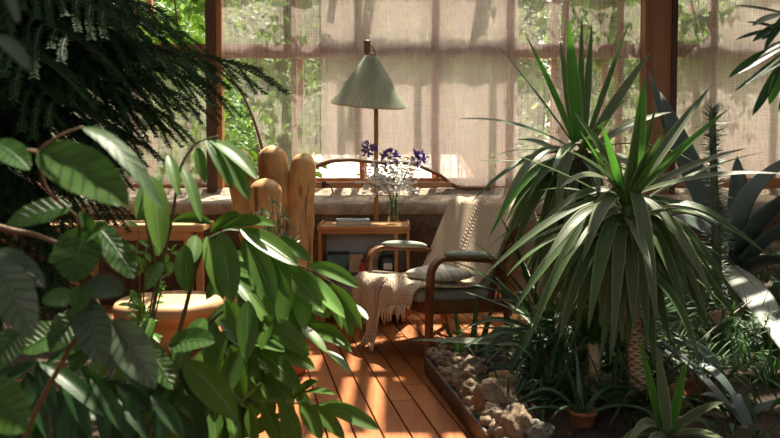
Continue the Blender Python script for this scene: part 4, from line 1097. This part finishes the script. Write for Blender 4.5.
# ---- agave at the far right
ag=Plant('agave','huge blue grey agave with thick arching leaves at the right edge','plant',P(742,268,4.6),M['agave'])
ag.t.location.z=hR(ag.base.x,ag.base.y); 
def Ag(b,t,w,th,Yb,Yt,sag,side=0,mat=None,face=(0,-.6,.8),cup=.35): 
    B_=P(*b,Yb); T_=P(*t,Yt); L=(T_-B_).length; C_=B_.lerp(T_,.5)+V((side*L,0,sag*L)); Wd=w*(Yb+Yt)/2/F_PX
    ag.fleshy(B_,C_,T_,Wd,th,M[mat] if mat else None,face=face,cup=cup)
for a in [((738,262),(660,92),34,.05,4.7,4.9,.0,-.05),((736,262),(648,70),20,.05,4.7,5.0,-.02,-.06),((740,262),(737,156),26,.06,4.85,5.0,.0,.0),((738,262),(806,150),20,.05,4.6,4.5,.10,-.42),((742,250),(838,176),36,.06,4.55,4.0,.22,-.1,None,(0,-.25,1)),
  ((744,262),(830,215),34,.06,4.5,4.0,.24,-.05,None,(0,-.35,1)),((740,262),(690,190),34,.05,4.7,4.9,.10,0),((736,266),(668,222),30,.05,4.6,4.4,.3,0),((748,268),(810,262),30,.06,4.5,4.0,.22,0,None,(0,-.35,1)),((734,268),(690,262),28,.05,4.5,4.2,.3,0),((738,264),(772,205),26,.05,4.75,4.8,.12,-.2)]: Ag(*a)
Ag((728,270),(800,372),32,.045,4.3,3.05,.10,0,'agave_pale',(-.35,-.75,.6),.15)
ag.done()
# ---- prickly pear pads
pp_=Plant('prickly_pear','pale grey green cactus of flat oval pads below the spiny column','cactus',P(680,322,4.1),M['pad_cactus'],leafname='pad')
pp_.t.location.z=hR(pp_.base.x,pp_.base.y)
def pad(cx,cy,w,h,Y,rz,tilt=0,par=pp_):
    c=P(cx,cy,Y); k=Y/F_PX; m=MB(); rot=Matrix.Rotation(rz,3,'Z')@Matrix.Rotation(tilt,3,'Y')
    vs=[]; n=16; kk=26
    m.ball((0,0,0),1,kk,n,(w*k/2,.022,h*k/2),lambda d:1-.18*max(0,-d.z)); m.v=[tuple(c+rot@V(q)) for q in m.v]
    par.leaves.append((w*h*k*k,m,par.mat))
    dots=MB()
    return m
for a in [(678,300,46,58,4.05,.5,.1),(690,284,36,50,4.25,-.3,.25),(655,276,34,46,4.3,.4,-.3),(668,326,40,40,4.15,.2,.1),(706,300,30,42,4.2,-.6,.3)]: pad(*a)
pp_.done()
# ---- spiny column
sp=Plant('spiny_succulent','slender upright stem with short needle leaves in front of the agave','plant',P(716,300,4.0),M['spine'])
sp.t.location.z=hR(sp.base.x,sp.base.y)
q=bend([V((sp.base.x,sp.base.y,hR(sp.base.x,sp.base.y)-.03)),P(717,250,4.0),P(714,180,4.0),P(712,112,4.0)],10); sp.tube(q,taper(len(q),.030,.017),10)
m=MB(); m._open=True
for i in range(520):
    f=R.random(); p=q[min(len(q)-1,int(f*len(q)))]+V((0,0,R.uniform(-.02,.02))); a=R.uniform(0,2*pi); d=V((math.cos(a),math.sin(a),R.uniform(-.25,.6)+ (0 if f<.93 else .9))).normalized()
    L=R.uniform(.07,.13)*(1-.25*f); leaf(m,p+d*.01,p+d*L*.6+V((0,0,.006)),p+d*L,.011,face=(0,-.6,.8),n=3,m=1,kind='grass')
m.build('needles',M['spine'],sp.t,world=True); sp.done(M['spine'])

# ---- fronds entering at the upper right
fr_=Plant('bamboo_palm','dark narrow palm leaves reaching in from the upper right edge','plant',(P(812,0,2.5).x,2.5,.35),M['palm'])
fr_.t.location.z=hR(fr_.base.x,fr_.base.y)
q=bend([V((fr_.base.x,2.5,hR(fr_.base.x,2.5)-.03)),P(815,200,2.5),P(808,80,2.5),P(800,20,2.5)],8); fr_.tube(q,taper(len(q),.02,.008),9)
for y,pts in ((60,[P(810,75,2.5),P(800,60,2.5),P(785,50,2.5)]),(30,[P(806,40,2.5),P(795,28,2.5),P(778,24,2.5)])):
    fr_.tube(bend(pts),.005,6)
def Fr(b,t,w,sag=.05,mat=None,Y=2.5,Yt=2.45): fr_.px(b,t,w,Y,Yt,sag,M[mat] if mat else None,face=(R.uniform(-.2,.4),-.7,.6),fold=.3)
for a in [((800,18),(734,5),5,.05),((792,20),(752,42),9,.08),((790,30),(735,40),5,.1),((785,46),(728,78),11,.08),((785,52),(742,88),6,.0),((784,56),(752,116),9,-.05),((786,62),(769,105),11,.05,'yucca_bright'),((780,26),(762,40),7,.1),((790,40),(758,58),7,.1),((795,36),(745,22),6,.1),((790,58),(734,92),6,.05),((784,14),(752,26),8,.1),((800,60),(778,112),9,.05),((795,70),(790,130),10,0),((792,8),(764,50),8,.1)]: Fr(*a)
fr_.done(M['stem'])
# ---- young yucca in front (bottom right)
yy=Plant('young_yucca','young bright yucca rosette low in front at the bottom right','plant',(P(672,0,2.55).x,2.55,.2),M['yucca'])
yy.t.location.z=hR(yy.base.x,2.55)
cq=V((yy.base.x,2.55,P(668,440,2.55).z)); yy.tube(bend([V((cq.x,2.55,hR(cq.x,2.55)-.03)),cq]),.022,9)
for a in [((662,432),(638,336),12,2.55,2.5,0,BR),((668,430),(657,346),14,2.52,2.55,0,G),((670,432),(686,360),11,2.55,2.5,0,BR),((674,430),(724,402),15,2.55,2.4,.12,G),((676,436),(726,442),13,2.52,2.3,.2,G),((664,436),(628,446),14,2.55,2.35,.45,G),((668,440),(640,470),14,2.5,2.3,.4,G),((678,434),(752,470),14,2.5,2.3,.35,G),((660,436),(615,452),12,2.5,2.4,.4,'yucca')]:
    Yl(yy,*a)
yy.done(M['stem'])
# ---- grey arching agave leaves bottom right
ga=Plant('arching_agave','grey agave with long arching leaves falling through the right bed','plant',(P(735,0,2.9).x,2.9,.2),M['agave'])
ga.t.location.z=hR(ga.base.x,2.9)
for b,t,w,Yb,Yt,sg in [((662,342),(755,440),9,3.0,2.6,.12),((700,365),(742,410),11,2.9,2.75,.3),((735,395),(752,445),15,2.75,2.6,.2),((740,420),(700,395),9,2.7,2.6,.25),((735,425),(790,400),9,2.75,2.7,.2)]:
    B_=P(*b,Yb); T_=P(*t,Yt); ga.fleshy(B_,B_.lerp(T_,.5)+V((0,0,sg*(T_-B_).length)),T_,w*Yb/F_PX,.02,M['agave'],face=(0,-.6,.8),cup=.3)
ga.fleshy(V((ga.base.x,2.9,hR(ga.base.x,2.9)-.02)),V((ga.base.x-.05,2.9,.5)),P(662,342,3.0),.05,.03,face=(0,-.8,.5))
ga.done()

# ---- aloes, pots and small things of the bed
def soilp(px,py,Y,dz=0): c=P(px,py,Y); return V((c.x,c.y,hR(c.x,c.y)+dz))
def pot(name,label,px,py,Y,r,h,mat,soil=True):
    c=P(px,py,Y); c.z=max(hR(c.x,c.y)-.03,.03); t=thing(name,label,'pot',c)
    m=MB(); m.lathe((0,0,0),[(r*.75,0),(r*.78,.005),(r*.95,h*.82),(r*1.06,h*.83),(r*1.06,h),(r*.93,h),(r*.88,h*.8),(0,h*.78)],24); m.build('body',mat,t)
    return c+V((0,0,h*.78))
def aloe(label,base,lv,mat=None,name='aloe'):
    a=Plant(name,label,'plant',base,mat or M['aloe'])
    for ang,el,L,w,bd in lv:
        d=V((math.cos(ang)*math.cos(el),math.sin(ang)*math.cos(el),math.sin(el))); b=V(base)+V((math.cos(ang),math.sin(ang),0))*.012+V((0,0,-.01)); C=b+d*L*.55; T=C+nrm(d+V((0,0,-bd)))*L*.5
        a.fleshy(b,C,T,w,w*.5,face=(-d.x*.5,-d.y*.5,1),kind='grass',n=10,k=8)
    a.done()
def ros(n,el0,el1,L,w,bd,seed):
    r=random.Random(seed); return [(i*2.4+r.uniform(-.3,.3),el1+(el0-el1)*i/n,L*r.uniform(.75,1.1),w,bd*r.uniform(.5,1.4)) for i in range(n)]
p=pot('flower_pot','small dark grey pot among the rocks behind the metal edging',482,392,3.6,.06,.10,M['greypot'])
aloe('small aloe growing in the dark grey pot',p,ros(9,.2,1.2,.16,.022,.6,1))
p=pot('flower_pot','terracotta pot half hidden at the bottom of the bed right of the rocks',582,444,2.9,.06,.09,M['terracotta'])
aloe('arching green aloe in the terracotta pot at the bottom centre',p,[(2.9,1.0,.42,.034,1.6),(.3,1.1,.36,.032,1.2),(-.5,.7,.42,.036,1.3),(-2.3,.8,.3,.03,1),(1.6,1.3,.3,.03,.4),(4,1.2,.28,.03,.5),(3.3,.5,.35,.03,1)])
aloe('stiff upright aloe nearest the scaly yucca trunk',soilp(610,425,3.05),ros(11,.5,1.35,.28,.022,.3,5))
aloe('bright green aloe rosette behind the front rocks at the bottom centre',soilp(508,430,3.15),ros(12,.25,1.3,.24,.026,.5,7))
aloe('little star shaped succulent perched on the corner rock of the bed',soilp(446,386,3.85,.12),ros(9,.0,.7,.075,.030,.5,8))
aloe('broad leaved aloe clump below the left yucca leaves',soilp(545,395,3.45),ros(13,.2,1.2,.34,.036,.9,9))
aloe('thin leaved aloe standing right of the rocks under the yucca',soilp(575,392,3.3),ros(12,.4,1.3,.36,.026,.5,10))

def tuft(name,label,cat,base,n,L,W,mat,bd=1.0,lo=.5,hi=1.4,group=None,seed=0,kind='grass',trunk=0):
    r=random.Random(seed); a=Plant(name,label,cat,V(base)-V((0,0,trunk)),mat,group)
    if trunk:
        q=bend([V(base)-V((0,0,trunk+.03)),V(base)+V((.01,0,-trunk*.5)),V(base)]); a.tube(q,taper(len(q),.03,.025),10)
    for i in range(n):
        az=r.uniform(0,2*pi); el=r.uniform(lo,hi); l=L*r.uniform(.6,1.15); d=V((math.cos(az)*math.cos(el),math.sin(az)*math.cos(el),math.sin(el))); b=V(base)+V((r.gauss(0,.025),r.gauss(0,.025),-.01)); C=b+d*l*.6; T=C+nrm(d+V((0,0,-bd*r.uniform(.6,1.6))))*l*.5
        a.leaf(b,C,T,W,None,face=(-d.x*.3,-d.y*.3-.2,1),kind=kind,fold=.3,n=8,m=1)
    a.done(M['yuccatrunk'] if trunk else None,'trunk' if trunk else 'stem')
tuft('spider_plant','drooping grassy clump on a short bare trunk left of the scaly trunk','plant',soilp(592,400,3.15,.27),80,.55,.013,M['grass'],1.6,.5,1.4,seed=1,trunk=.27)
G1=[('grassy tuft at the foot of the cactus pads',700,345,3.7),('grassy tuft right of the scaly yucca trunk',668,385,3.3),('grassy tuft in front of the pale agave leaf',748,350,3.6),('grassy tuft between the arching agave and the right edge',765,410,3.0),('grassy tuft under the middle of the big yucca',612,385,3.6),('grassy tuft behind the arching grey leaf',705,390,3.2),('grassy tuft at the right edge beneath the huge agave',776,330,4.0),('grassy tuft behind the terracotta pots',588,420,3.1),('bright grassy tuft right of the dark rocks',732,372,3.35),('grassy tuft between armchair and yucca behind the strap leaves',520,362,4.0),('grassy tuft in the back of the bed beside the armchair rear leg',560,330,4.5)]
for i,(l,x,y,Y) in enumerate(G1): tuft('grass_tuft',l,'plant',soilp(x,y,Y),46,.30 if i<9 else .38,.009,M['grass'],.9,.4,1.45,seed=40+i)
for i,(l,x,y,Y,L) in enumerate([('long bladed clump among the aloes at the bottom centre',556,412,3.2,.42),('long bladed clump behind the young yucca',648,415,2.95,.40),('long bladed clump behind the dark grey pot',528,385,3.7,.42),('long bladed clump in the shade between the two yucca trunks',604,362,3.9,.45),('long bladed clump left of the cactus pads',655,360,3.7,.42),('long bladed clump in front of the spiny succulent',720,350,3.5,.38)]):
    tuft('blade_clump',l,'plant',soilp(x,y,Y),40,L,.020,M['cordyline'],1.0,.35,1.4,seed=70+i,kind='sword')
def herb(label,base,n,H,seed,lean=.25):
    r=random.Random(seed); a=Plant('herb',label,'plant',base,M['herb'])
    for i in range(n):
        tip=V(base)+V((r.gauss(0,lean*H),r.gauss(0,lean*H*.6),H*r.uniform(.6,1.1))); q=bend([V(base)+V((0,0,-.01)),V(base).lerp(tip,.5)+V((0,0,.04)),tip],8); a.tube(q,taper(len(q),.004,.0015),5)
        for k in range(34):
            f=r.uniform(.25,1); p=q[min(len(q)-1,int(f*len(q)))]; d=V((r.gauss(0,1),r.gauss(0,1),r.gauss(.5,.5))).normalized()*r.uniform(.025,.045); a.leaf(p,p+d*.5,p+d,.006,n=3,m=1,kind='lance')
    a.done(M['stem'])
herb('tall silvery herb spire beside the cactus pads',soilp(690,375,3.3),5,.42,1)
herb('bushy silvery herb at the right edge below the pale agave leaf',soilp(758,385,3.4),9,.30,2,.4)
herb('low silvery herb in front of the rusty stone',soilp(706,425,2.9),8,.18,3,.5)
herb('low silvery herb left of the scaly yucca trunk',soilp(628,408,3.4),7,.22,4,.4)
# creeping tangle over the soil
m=MB(); m._open=True
for i in range(2600):
    y=R.uniform(2.3,5.2); x=R.uniform(xl(y)+.35,4.0)
    if y<4.0 and x<xl(y)+.5 and R.random()<.6: continue
    b=V((x,y,hR(x,y))); a=R.uniform(0,2*pi); e=R.uniform(.2,1.3); l=R.uniform(.05,.15); d=V((math.cos(a)*math.cos(e),math.sin(a)*math.cos(e),math.sin(e)))*l
    leaf(m,b,b+d*.6+V((0,0,.02)),b+d,R.uniform(.006,.02),n=4,m=1,kind='lance')
tag(m.build('ground_cover',M['cordyline']),kind='stuff',label='low creeping leaves covering the soil of the right bed',cat='ground cover')
m=MB(); m._open=True
for i in range(900):
    if R.random()<.5: y=R.uniform(2.3,5.0); x=R.uniform(xl(y)+.2,4.0); z=hR(x,y)
    else: y=R.uniform(1.2,3.8); x=R.uniform(-3,xr(y)-.05); z=hL(x,y)
    b=V((x,y,z+.004)); a=R.uniform(0,2*pi); d=V((math.cos(a),math.sin(a),R.uniform(-.1,.3)))*R.uniform(.03,.08); leaf(m,b,b+d*.5+V((0,0,.01)),b+d,R.uniform(.01,.03),n=3,m=1,kind='ovate')
tag(m.build('leaf_litter',M['litter']),kind='stuff',label='dry brown leaves scattered over the soil of the beds',cat='leaf litter')
# dry sticks
for l,a,b,Y in [('dry brown stick slanting across the right bed',(655,345),(700,352),3.5),('long bare stick leaning behind the arching agave',(672,395),(752,300),3.3)]:
    A_,B_=P(*a,Y),P(*b,Y+.2); A_.z=hR(A_.x,A_.y); m=MB(); q=bend([A_,A_.lerp(B_,.5)+V((0,0,.03)),B_]); m.tube(q,taper(len(q),.007,.004),6); tag(m.build('stick',M['greystem']),l,'stick')

# ---- rocks
def rock(label,px,py,w,h,mat,Y=None,seed=0,dx=1.0):
    # sits on the soil where it is seen
    Y=Y or F_PX*(H_CAM-.10)/(py+h*.35-160); c=P(px,py,Y); k=Y/F_PX; rx,ry,rz=w*k/2,w*k/2*dx,h*k/2
    rx*=.98; ry*=.98; c.x=max(c.x,xl(c.y)+rx*.92+.012); z=hR(c.x,c.y)
    c.z=z+rz*.58; t=MB(); n=seed*7.3
    def f(d):
        return 1+.34*noise.noise(d*1.3+V((n,0,0)))+.20*noise.noise(d*3.1+V((0,n,0)))+.13*noise.noise(d*7.5+V((0,0,n)))
    t.ball((0,0,0),1,44,30,(rx,ry,rz),f); t.v=[(q[0],q[1],max(q[2],-rz*.75)) for q in t.v]
    o=t.build('rock',M[mat]); o.location=c; o.rotation_euler.z=seed; return tag(o,label,'rock')
RK=[('big craggy rock at the corner of the bed beside the chair leg',452,374,46,30,'rock'),('flat pale rock right behind the corner rock',484,370,34,20,'rock'),('large pitted rock in the middle of the edging row',474,400,46,44,'rock'),('low pale rock between the two large pitted rocks',452,392,26,20,'rock'),
 ('large dark pitted rock at the bottom end of the edging row',498,428,46,40,'rock'),('small rounded rock beneath the dark grey pot',466,418,26,22,'rock'),('tan block of stone standing behind the dark grey pot',500,386,36,34,'rock_tan'),('brown stone behind the large pitted rock',498,402,30,24,'rock_tan'),
 ('smooth grey stone at the right of the edging rocks',520,420,34,30,'rock_grey'),('second smooth grey stone in front of the star shaped succulents',538,440,34,26,'rock_grey'),('small pale stone touching the metal edging',448,404,18,14,'rock'),('small pale stone lowest along the metal edging',482,436,26,20,'rock'),
 ('rusty red stone in front of the young yucca on the right',702,425,40,32,'rock_rust'),('rusty stone behind the young yucca leaves',676,432,34,26,'rock_rust'),('grey stone under the spiny column',730,325,30,22,'rock_grey'),('brown stone under the pale agave leaf',718,345,36,24,'rock_tan'),('stone at the right edge lit between the agave leaves',760,345,34,26,'rock_tan'),('grey stone between cactus pads and pale leaf',722,300,30,24,'rock_grey'),
 ('mossy stone in the far bed behind the strap leaves',500,345,26,16,'rock'),('small stone beneath the strap leaves',515,400,24,18,'rock'),('stone in the back of the bed under the yuccas',556,372,40,24,'rock_grey'),('dark stone at the foot of the second yucca',600,410,36,26,'rock_tan')]
for i,(l,x,y,w,h,mt) in enumerate(RK): rock(l,x,y,w,h,mt,seed=i+1,dx=.7, Y=None if y>352 and x<600 else {702:2.95,676:2.9,730:4.0,718:3.8,760:3.7,722:4.2,600:3.2}.get(x))
m=MB(); rr=random.Random(9)
for i in range(260):
    y=rr.uniform(2.2,4.1); x=xl(y)+.02+abs(rr.gauss(0,.10)); r=rr.uniform(.010,.030); n0=rr.uniform(0,9)
    m.ball((x,y,hR(x,y)+r*.3),r,8,6,(1.2,1,.8),lambda d:1+.35*noise.noise(d*1.6+V((n0,0,0))))
tag(m.build('gravel',M['rock']),kind='stuff',label='small stone chips between the rocks and the metal edging',cat='gravel')
# ================================================================== outside
cfx0,cfx1=P(296,0,7.4).x,P(474,0,7.4).x
cfm=thing('bright_box','sloping white box standing outside below the raised curtain hem','white box',((cfx0+cfx1)/2,8.2,-.06))  # added white box, sunlit on top to brighten the gap under the hem
m=MB(); m.add([(x,y,z) for x in (cfx0,cfx1) for y,z in ((7.3,-.06),(7.3,1.0),(9.2,1.30),(9.2,-.06))],[(0,1,2,3),(4,7,6,5),(0,4,5,1),(3,2,6,7),(1,5,6,2)]); m.build('body',M['white'],cfm,smooth=False,world=True)
for i in range(4):
    x=cfx0+(cfx1-cfx0)*i/3; m=MB(); m.bar((x,7.28,1.01),(x,9.22,1.315),.04,.03); m.build('batten',M['lightframe'],cfm,smooth=False,world=True)
def hedge(label,x0,x1,Y,h,seed):
    m=MB(); m._open=True
    def fn(u,v):
        x=x0+(x1-x0)*u; a=v*pi; top=h*(1+.22*noise.noise(V((x*.45,seed,0))))
        p=V((x,Y-1.3*math.cos(a),-.1+top*math.sin(a)**.6))
        return p+V((noise.noise(p*1.3),noise.noise(p*1.3+V((9,0,0))),noise.noise(p*1.3+V((0,9,0)))))*.45
    m.grid(fn,130,26); t=thing('hedge',label,'hedge',((x0+x1)/2,Y,-.06)); m.build('hedge_body',M['hedge'],t,world=True)
    l=MB(); l._open=True; rr=random.Random(seed)
    for i in range(2600):
        p=fn(rr.random(),rr.uniform(.03,.6)); e=V((rr.gauss(0,1),rr.gauss(-.6,.6),rr.gauss(0,.8))).normalized()*.2; leaf(l,p,p+e*.5,p+e,.12,(rr.gauss(0,.6),-.5,.8),'ovate',n=2,m=1)
    l.build('foliage',M['treeleaf'],t,world=True)
hedge('long tall dark hedge outside closing the garden behind the trees',-17,4,19.5,6.5,1)
hedge('lower hedge outside closing the garden on the right',4.5,20,18.5,6.2,2)
def tree(label,px,Y,hz,r,n,mat,seed,zc=None,trunk=True,s=.13,name='tree',cat='tree'):
    rr=random.Random(seed); x=P(px,0,Y).x; t=thing(name,label,cat,(x,Y,-.06))
    if trunk:
        m=MB(); q=bend([(0,0,0),(.1,0,hz*.3),(-.05,.1,hz*.75)]); m.tube(q,taper(len(q),.13,.05),8); m.build('trunk',M['trunk'],t)
    m=MB(); m._open=True; zc=zc or hz*.62
    blobs=[(V((rr.gauss(0,r*.5),rr.gauss(0,r*.35),zc+rr.gauss(0,hz*.2))),r*rr.uniform(.3,.55)) for _ in range(14)]
    for i in range(n):
        c,q=rr.choice(blobs); d=V((rr.gauss(0,1),rr.gauss(0,1),rr.gauss(0,1))).normalized(); p=c+d*q*rr.random()**.35
        if p.z<.05: p.z=rr.uniform(.05,.6)
        e=nrm(V((rr.gauss(0,1),rr.gauss(0,1),rr.gauss(-.5,.7))))*s*rr.uniform(.7,1.3); leaf(m,p,p+e*.5+V((0,0,s*.1)),p+e,s*.62,(rr.gauss(0,.6),-.5,.8),'ovate',n=3,m=1)
    m.build('foliage',mat,t)
tree('bushy tree outside left of the dark window post',140,9.6,4.6,1.7,3600,M['treeleaf'],1)
tree('dark tree outside seen through the sheer curtain left of the vine',255,13,5.6,2.3,3400,M['treeleaf'],2)
tree('tree outside at the far left behind the conifer',20,10,4.5,1.9,1800,M['treeleaf'],3)
tree('leafy tree outside behind the tall yucca leaves',560,13,6.2,2.6,4200,M['treeleaf'],4)
tree('tree outside between the yuccas and the thick wooden post',650,14.5,6.2,2.5,3600,M['treeleaf2'],5)
tree('tree outside behind the right hand window',735,12.5,5.4,2.2,3400,M['treeleaf'],6)
tree('pale tree outside beyond the middle window',425,16.5,5.0,2.3,1800,M['treeleaf2'],7,s=.2)
for i,(l,px,Y) in enumerate([('pale green shrub outside below the sheer curtain left of the yucca',540,9.2),('pale green shrub outside under the thick wooden post',620,9.0),('pale green shrub outside behind the flowers',455,12.5),('green shrub outside below the left vine',240,9.0),('green shrub outside behind the conifer boughs',120,8.8)]):
    tree(l,px,Y,1.55,.95,1100,M['treeleaf2'] if i<3 else M['treeleaf'],20+i,zc=.75,trunk=False,s=.10,name='garden_shrub',cat='shrub')
def vine(label,pts,n,seed,Y=6.84,s=.15,spread=.16):
    rr=random.Random(seed); w=bend([P(a,b,Y) for a,b in pts],8); 
    w=[V((w[0].x,w[0].y,-.06))]+w if w[0].z<1.2 else w
    t=thing('climbing_vine',label,'vine',w[0]); m=MB(); m.tube(w,.009,6); m.build('stem',M['woodstem'],t,world=True)
    m=MB(); m._open=True
    for i in range(n):
        p=w[1+int(rr.random()*(len(w)-1))]+V((rr.gauss(0,spread),abs(rr.gauss(0,.05)),rr.gauss(0,.06))); p.y=max(p.y,Y-.015)
        for k in (-.9,0,.9):
            e=V((math.sin(k)*.9+rr.gauss(0,.15),-.04,-math.cos(k)+rr.gauss(0,.15)))*s*rr.uniform(.6,1); leaf(m,p,p+e*.5+V((0,-.01,.02)),p+e,s*.42,(rr.gauss(0,.3),-.9,.3),'ovate',n=4,m=1)
    m.build('foliage',M['vine'],t,world=True)
vine('climbing vine on the mullion between the carved chair and the lamp',[(296,190),(294,120),(295,60),(298,-30)],70,1,spread=.13)
vine('climbing vine at the top of the window right of the tall yucca leaves',[(640,190),(625,80),(600,20),(575,-40)],120,2,spread=.3)
vine('climbing vine on the right hand window next to the thick post',[(712,190),(705,60),(700,10),(690,-40)],90,3,spread=.22)
vine('climbing vine over the upper left window behind the dark post',[(190,190),(186,80),(178,30),(170,-40)],130,4,spread=.32)
# ================================================================== light
wd=bpy.data.worlds.new('sky'); scn.world=wd; wd.use_nodes=True; nt=wd.node_tree; nt.nodes.clear()
sky=nt.nodes.new('ShaderNodeTexSky'); sky.sky_type='NISHITA'; sky.sun_disc=False; sky.sun_elevation=math.radians(52); sky.sun_rotation=math.radians(40); sky.air_density=1.0; sky.dust_density=3.0; sky.altitude=100
hs=nt.nodes.new('ShaderNodeHueSaturation'); hs.inputs['Saturation'].default_value=.30
mx=nt.nodes.new('ShaderNodeMix'); mx.data_type='RGBA'; mx.blend_type='MULTIPLY'; mx.inputs[0].default_value=1; mx.inputs[7].default_value=(1,.96,.86,1)
bg=nt.nodes.new('ShaderNodeBackground'); bg.inputs[1].default_value=SKY_STRENGTH
ou=nt.nodes.new('ShaderNodeOutputWorld'); nt.links.new(sky.outputs[0],hs.inputs['Color']); nt.links.new(hs.outputs[0],mx.inputs[6]); nt.links.new(mx.outputs[2],bg.inputs[0]); nt.links.new(bg.outputs[0],ou.inputs[0])
sd=bpy.data.lights.new('sun','SUN'); sd.energy=SUN_STRENGTH; sd.angle=math.radians(.9); sd.color=(1,.90,.74)
so=bpy.data.objects.new('sun',sd); COL.objects.link(so); so.rotation_euler=V(SUN_DIR).to_track_quat('Z','Y').to_euler()
vs_=scn.view_settings; scn.display_settings.display_device='sRGB'; vs_.view_transform='Standard'; vs_.look='None'; vs_.gamma=1; vs_.use_curve_mapping=False; vs_.exposure=EXPOSURE
cy=scn.cycles; cy.max_bounces=10; cy.transparent_max_bounces=24; cy.diffuse_bounces=4; cy.glossy_bounces=3; cy.transmission_bounces=6; cy.use_denoising=True; cy.sample_clamp_indirect=6; cy.caustics_reflective=False; cy.caustics_refractive=False
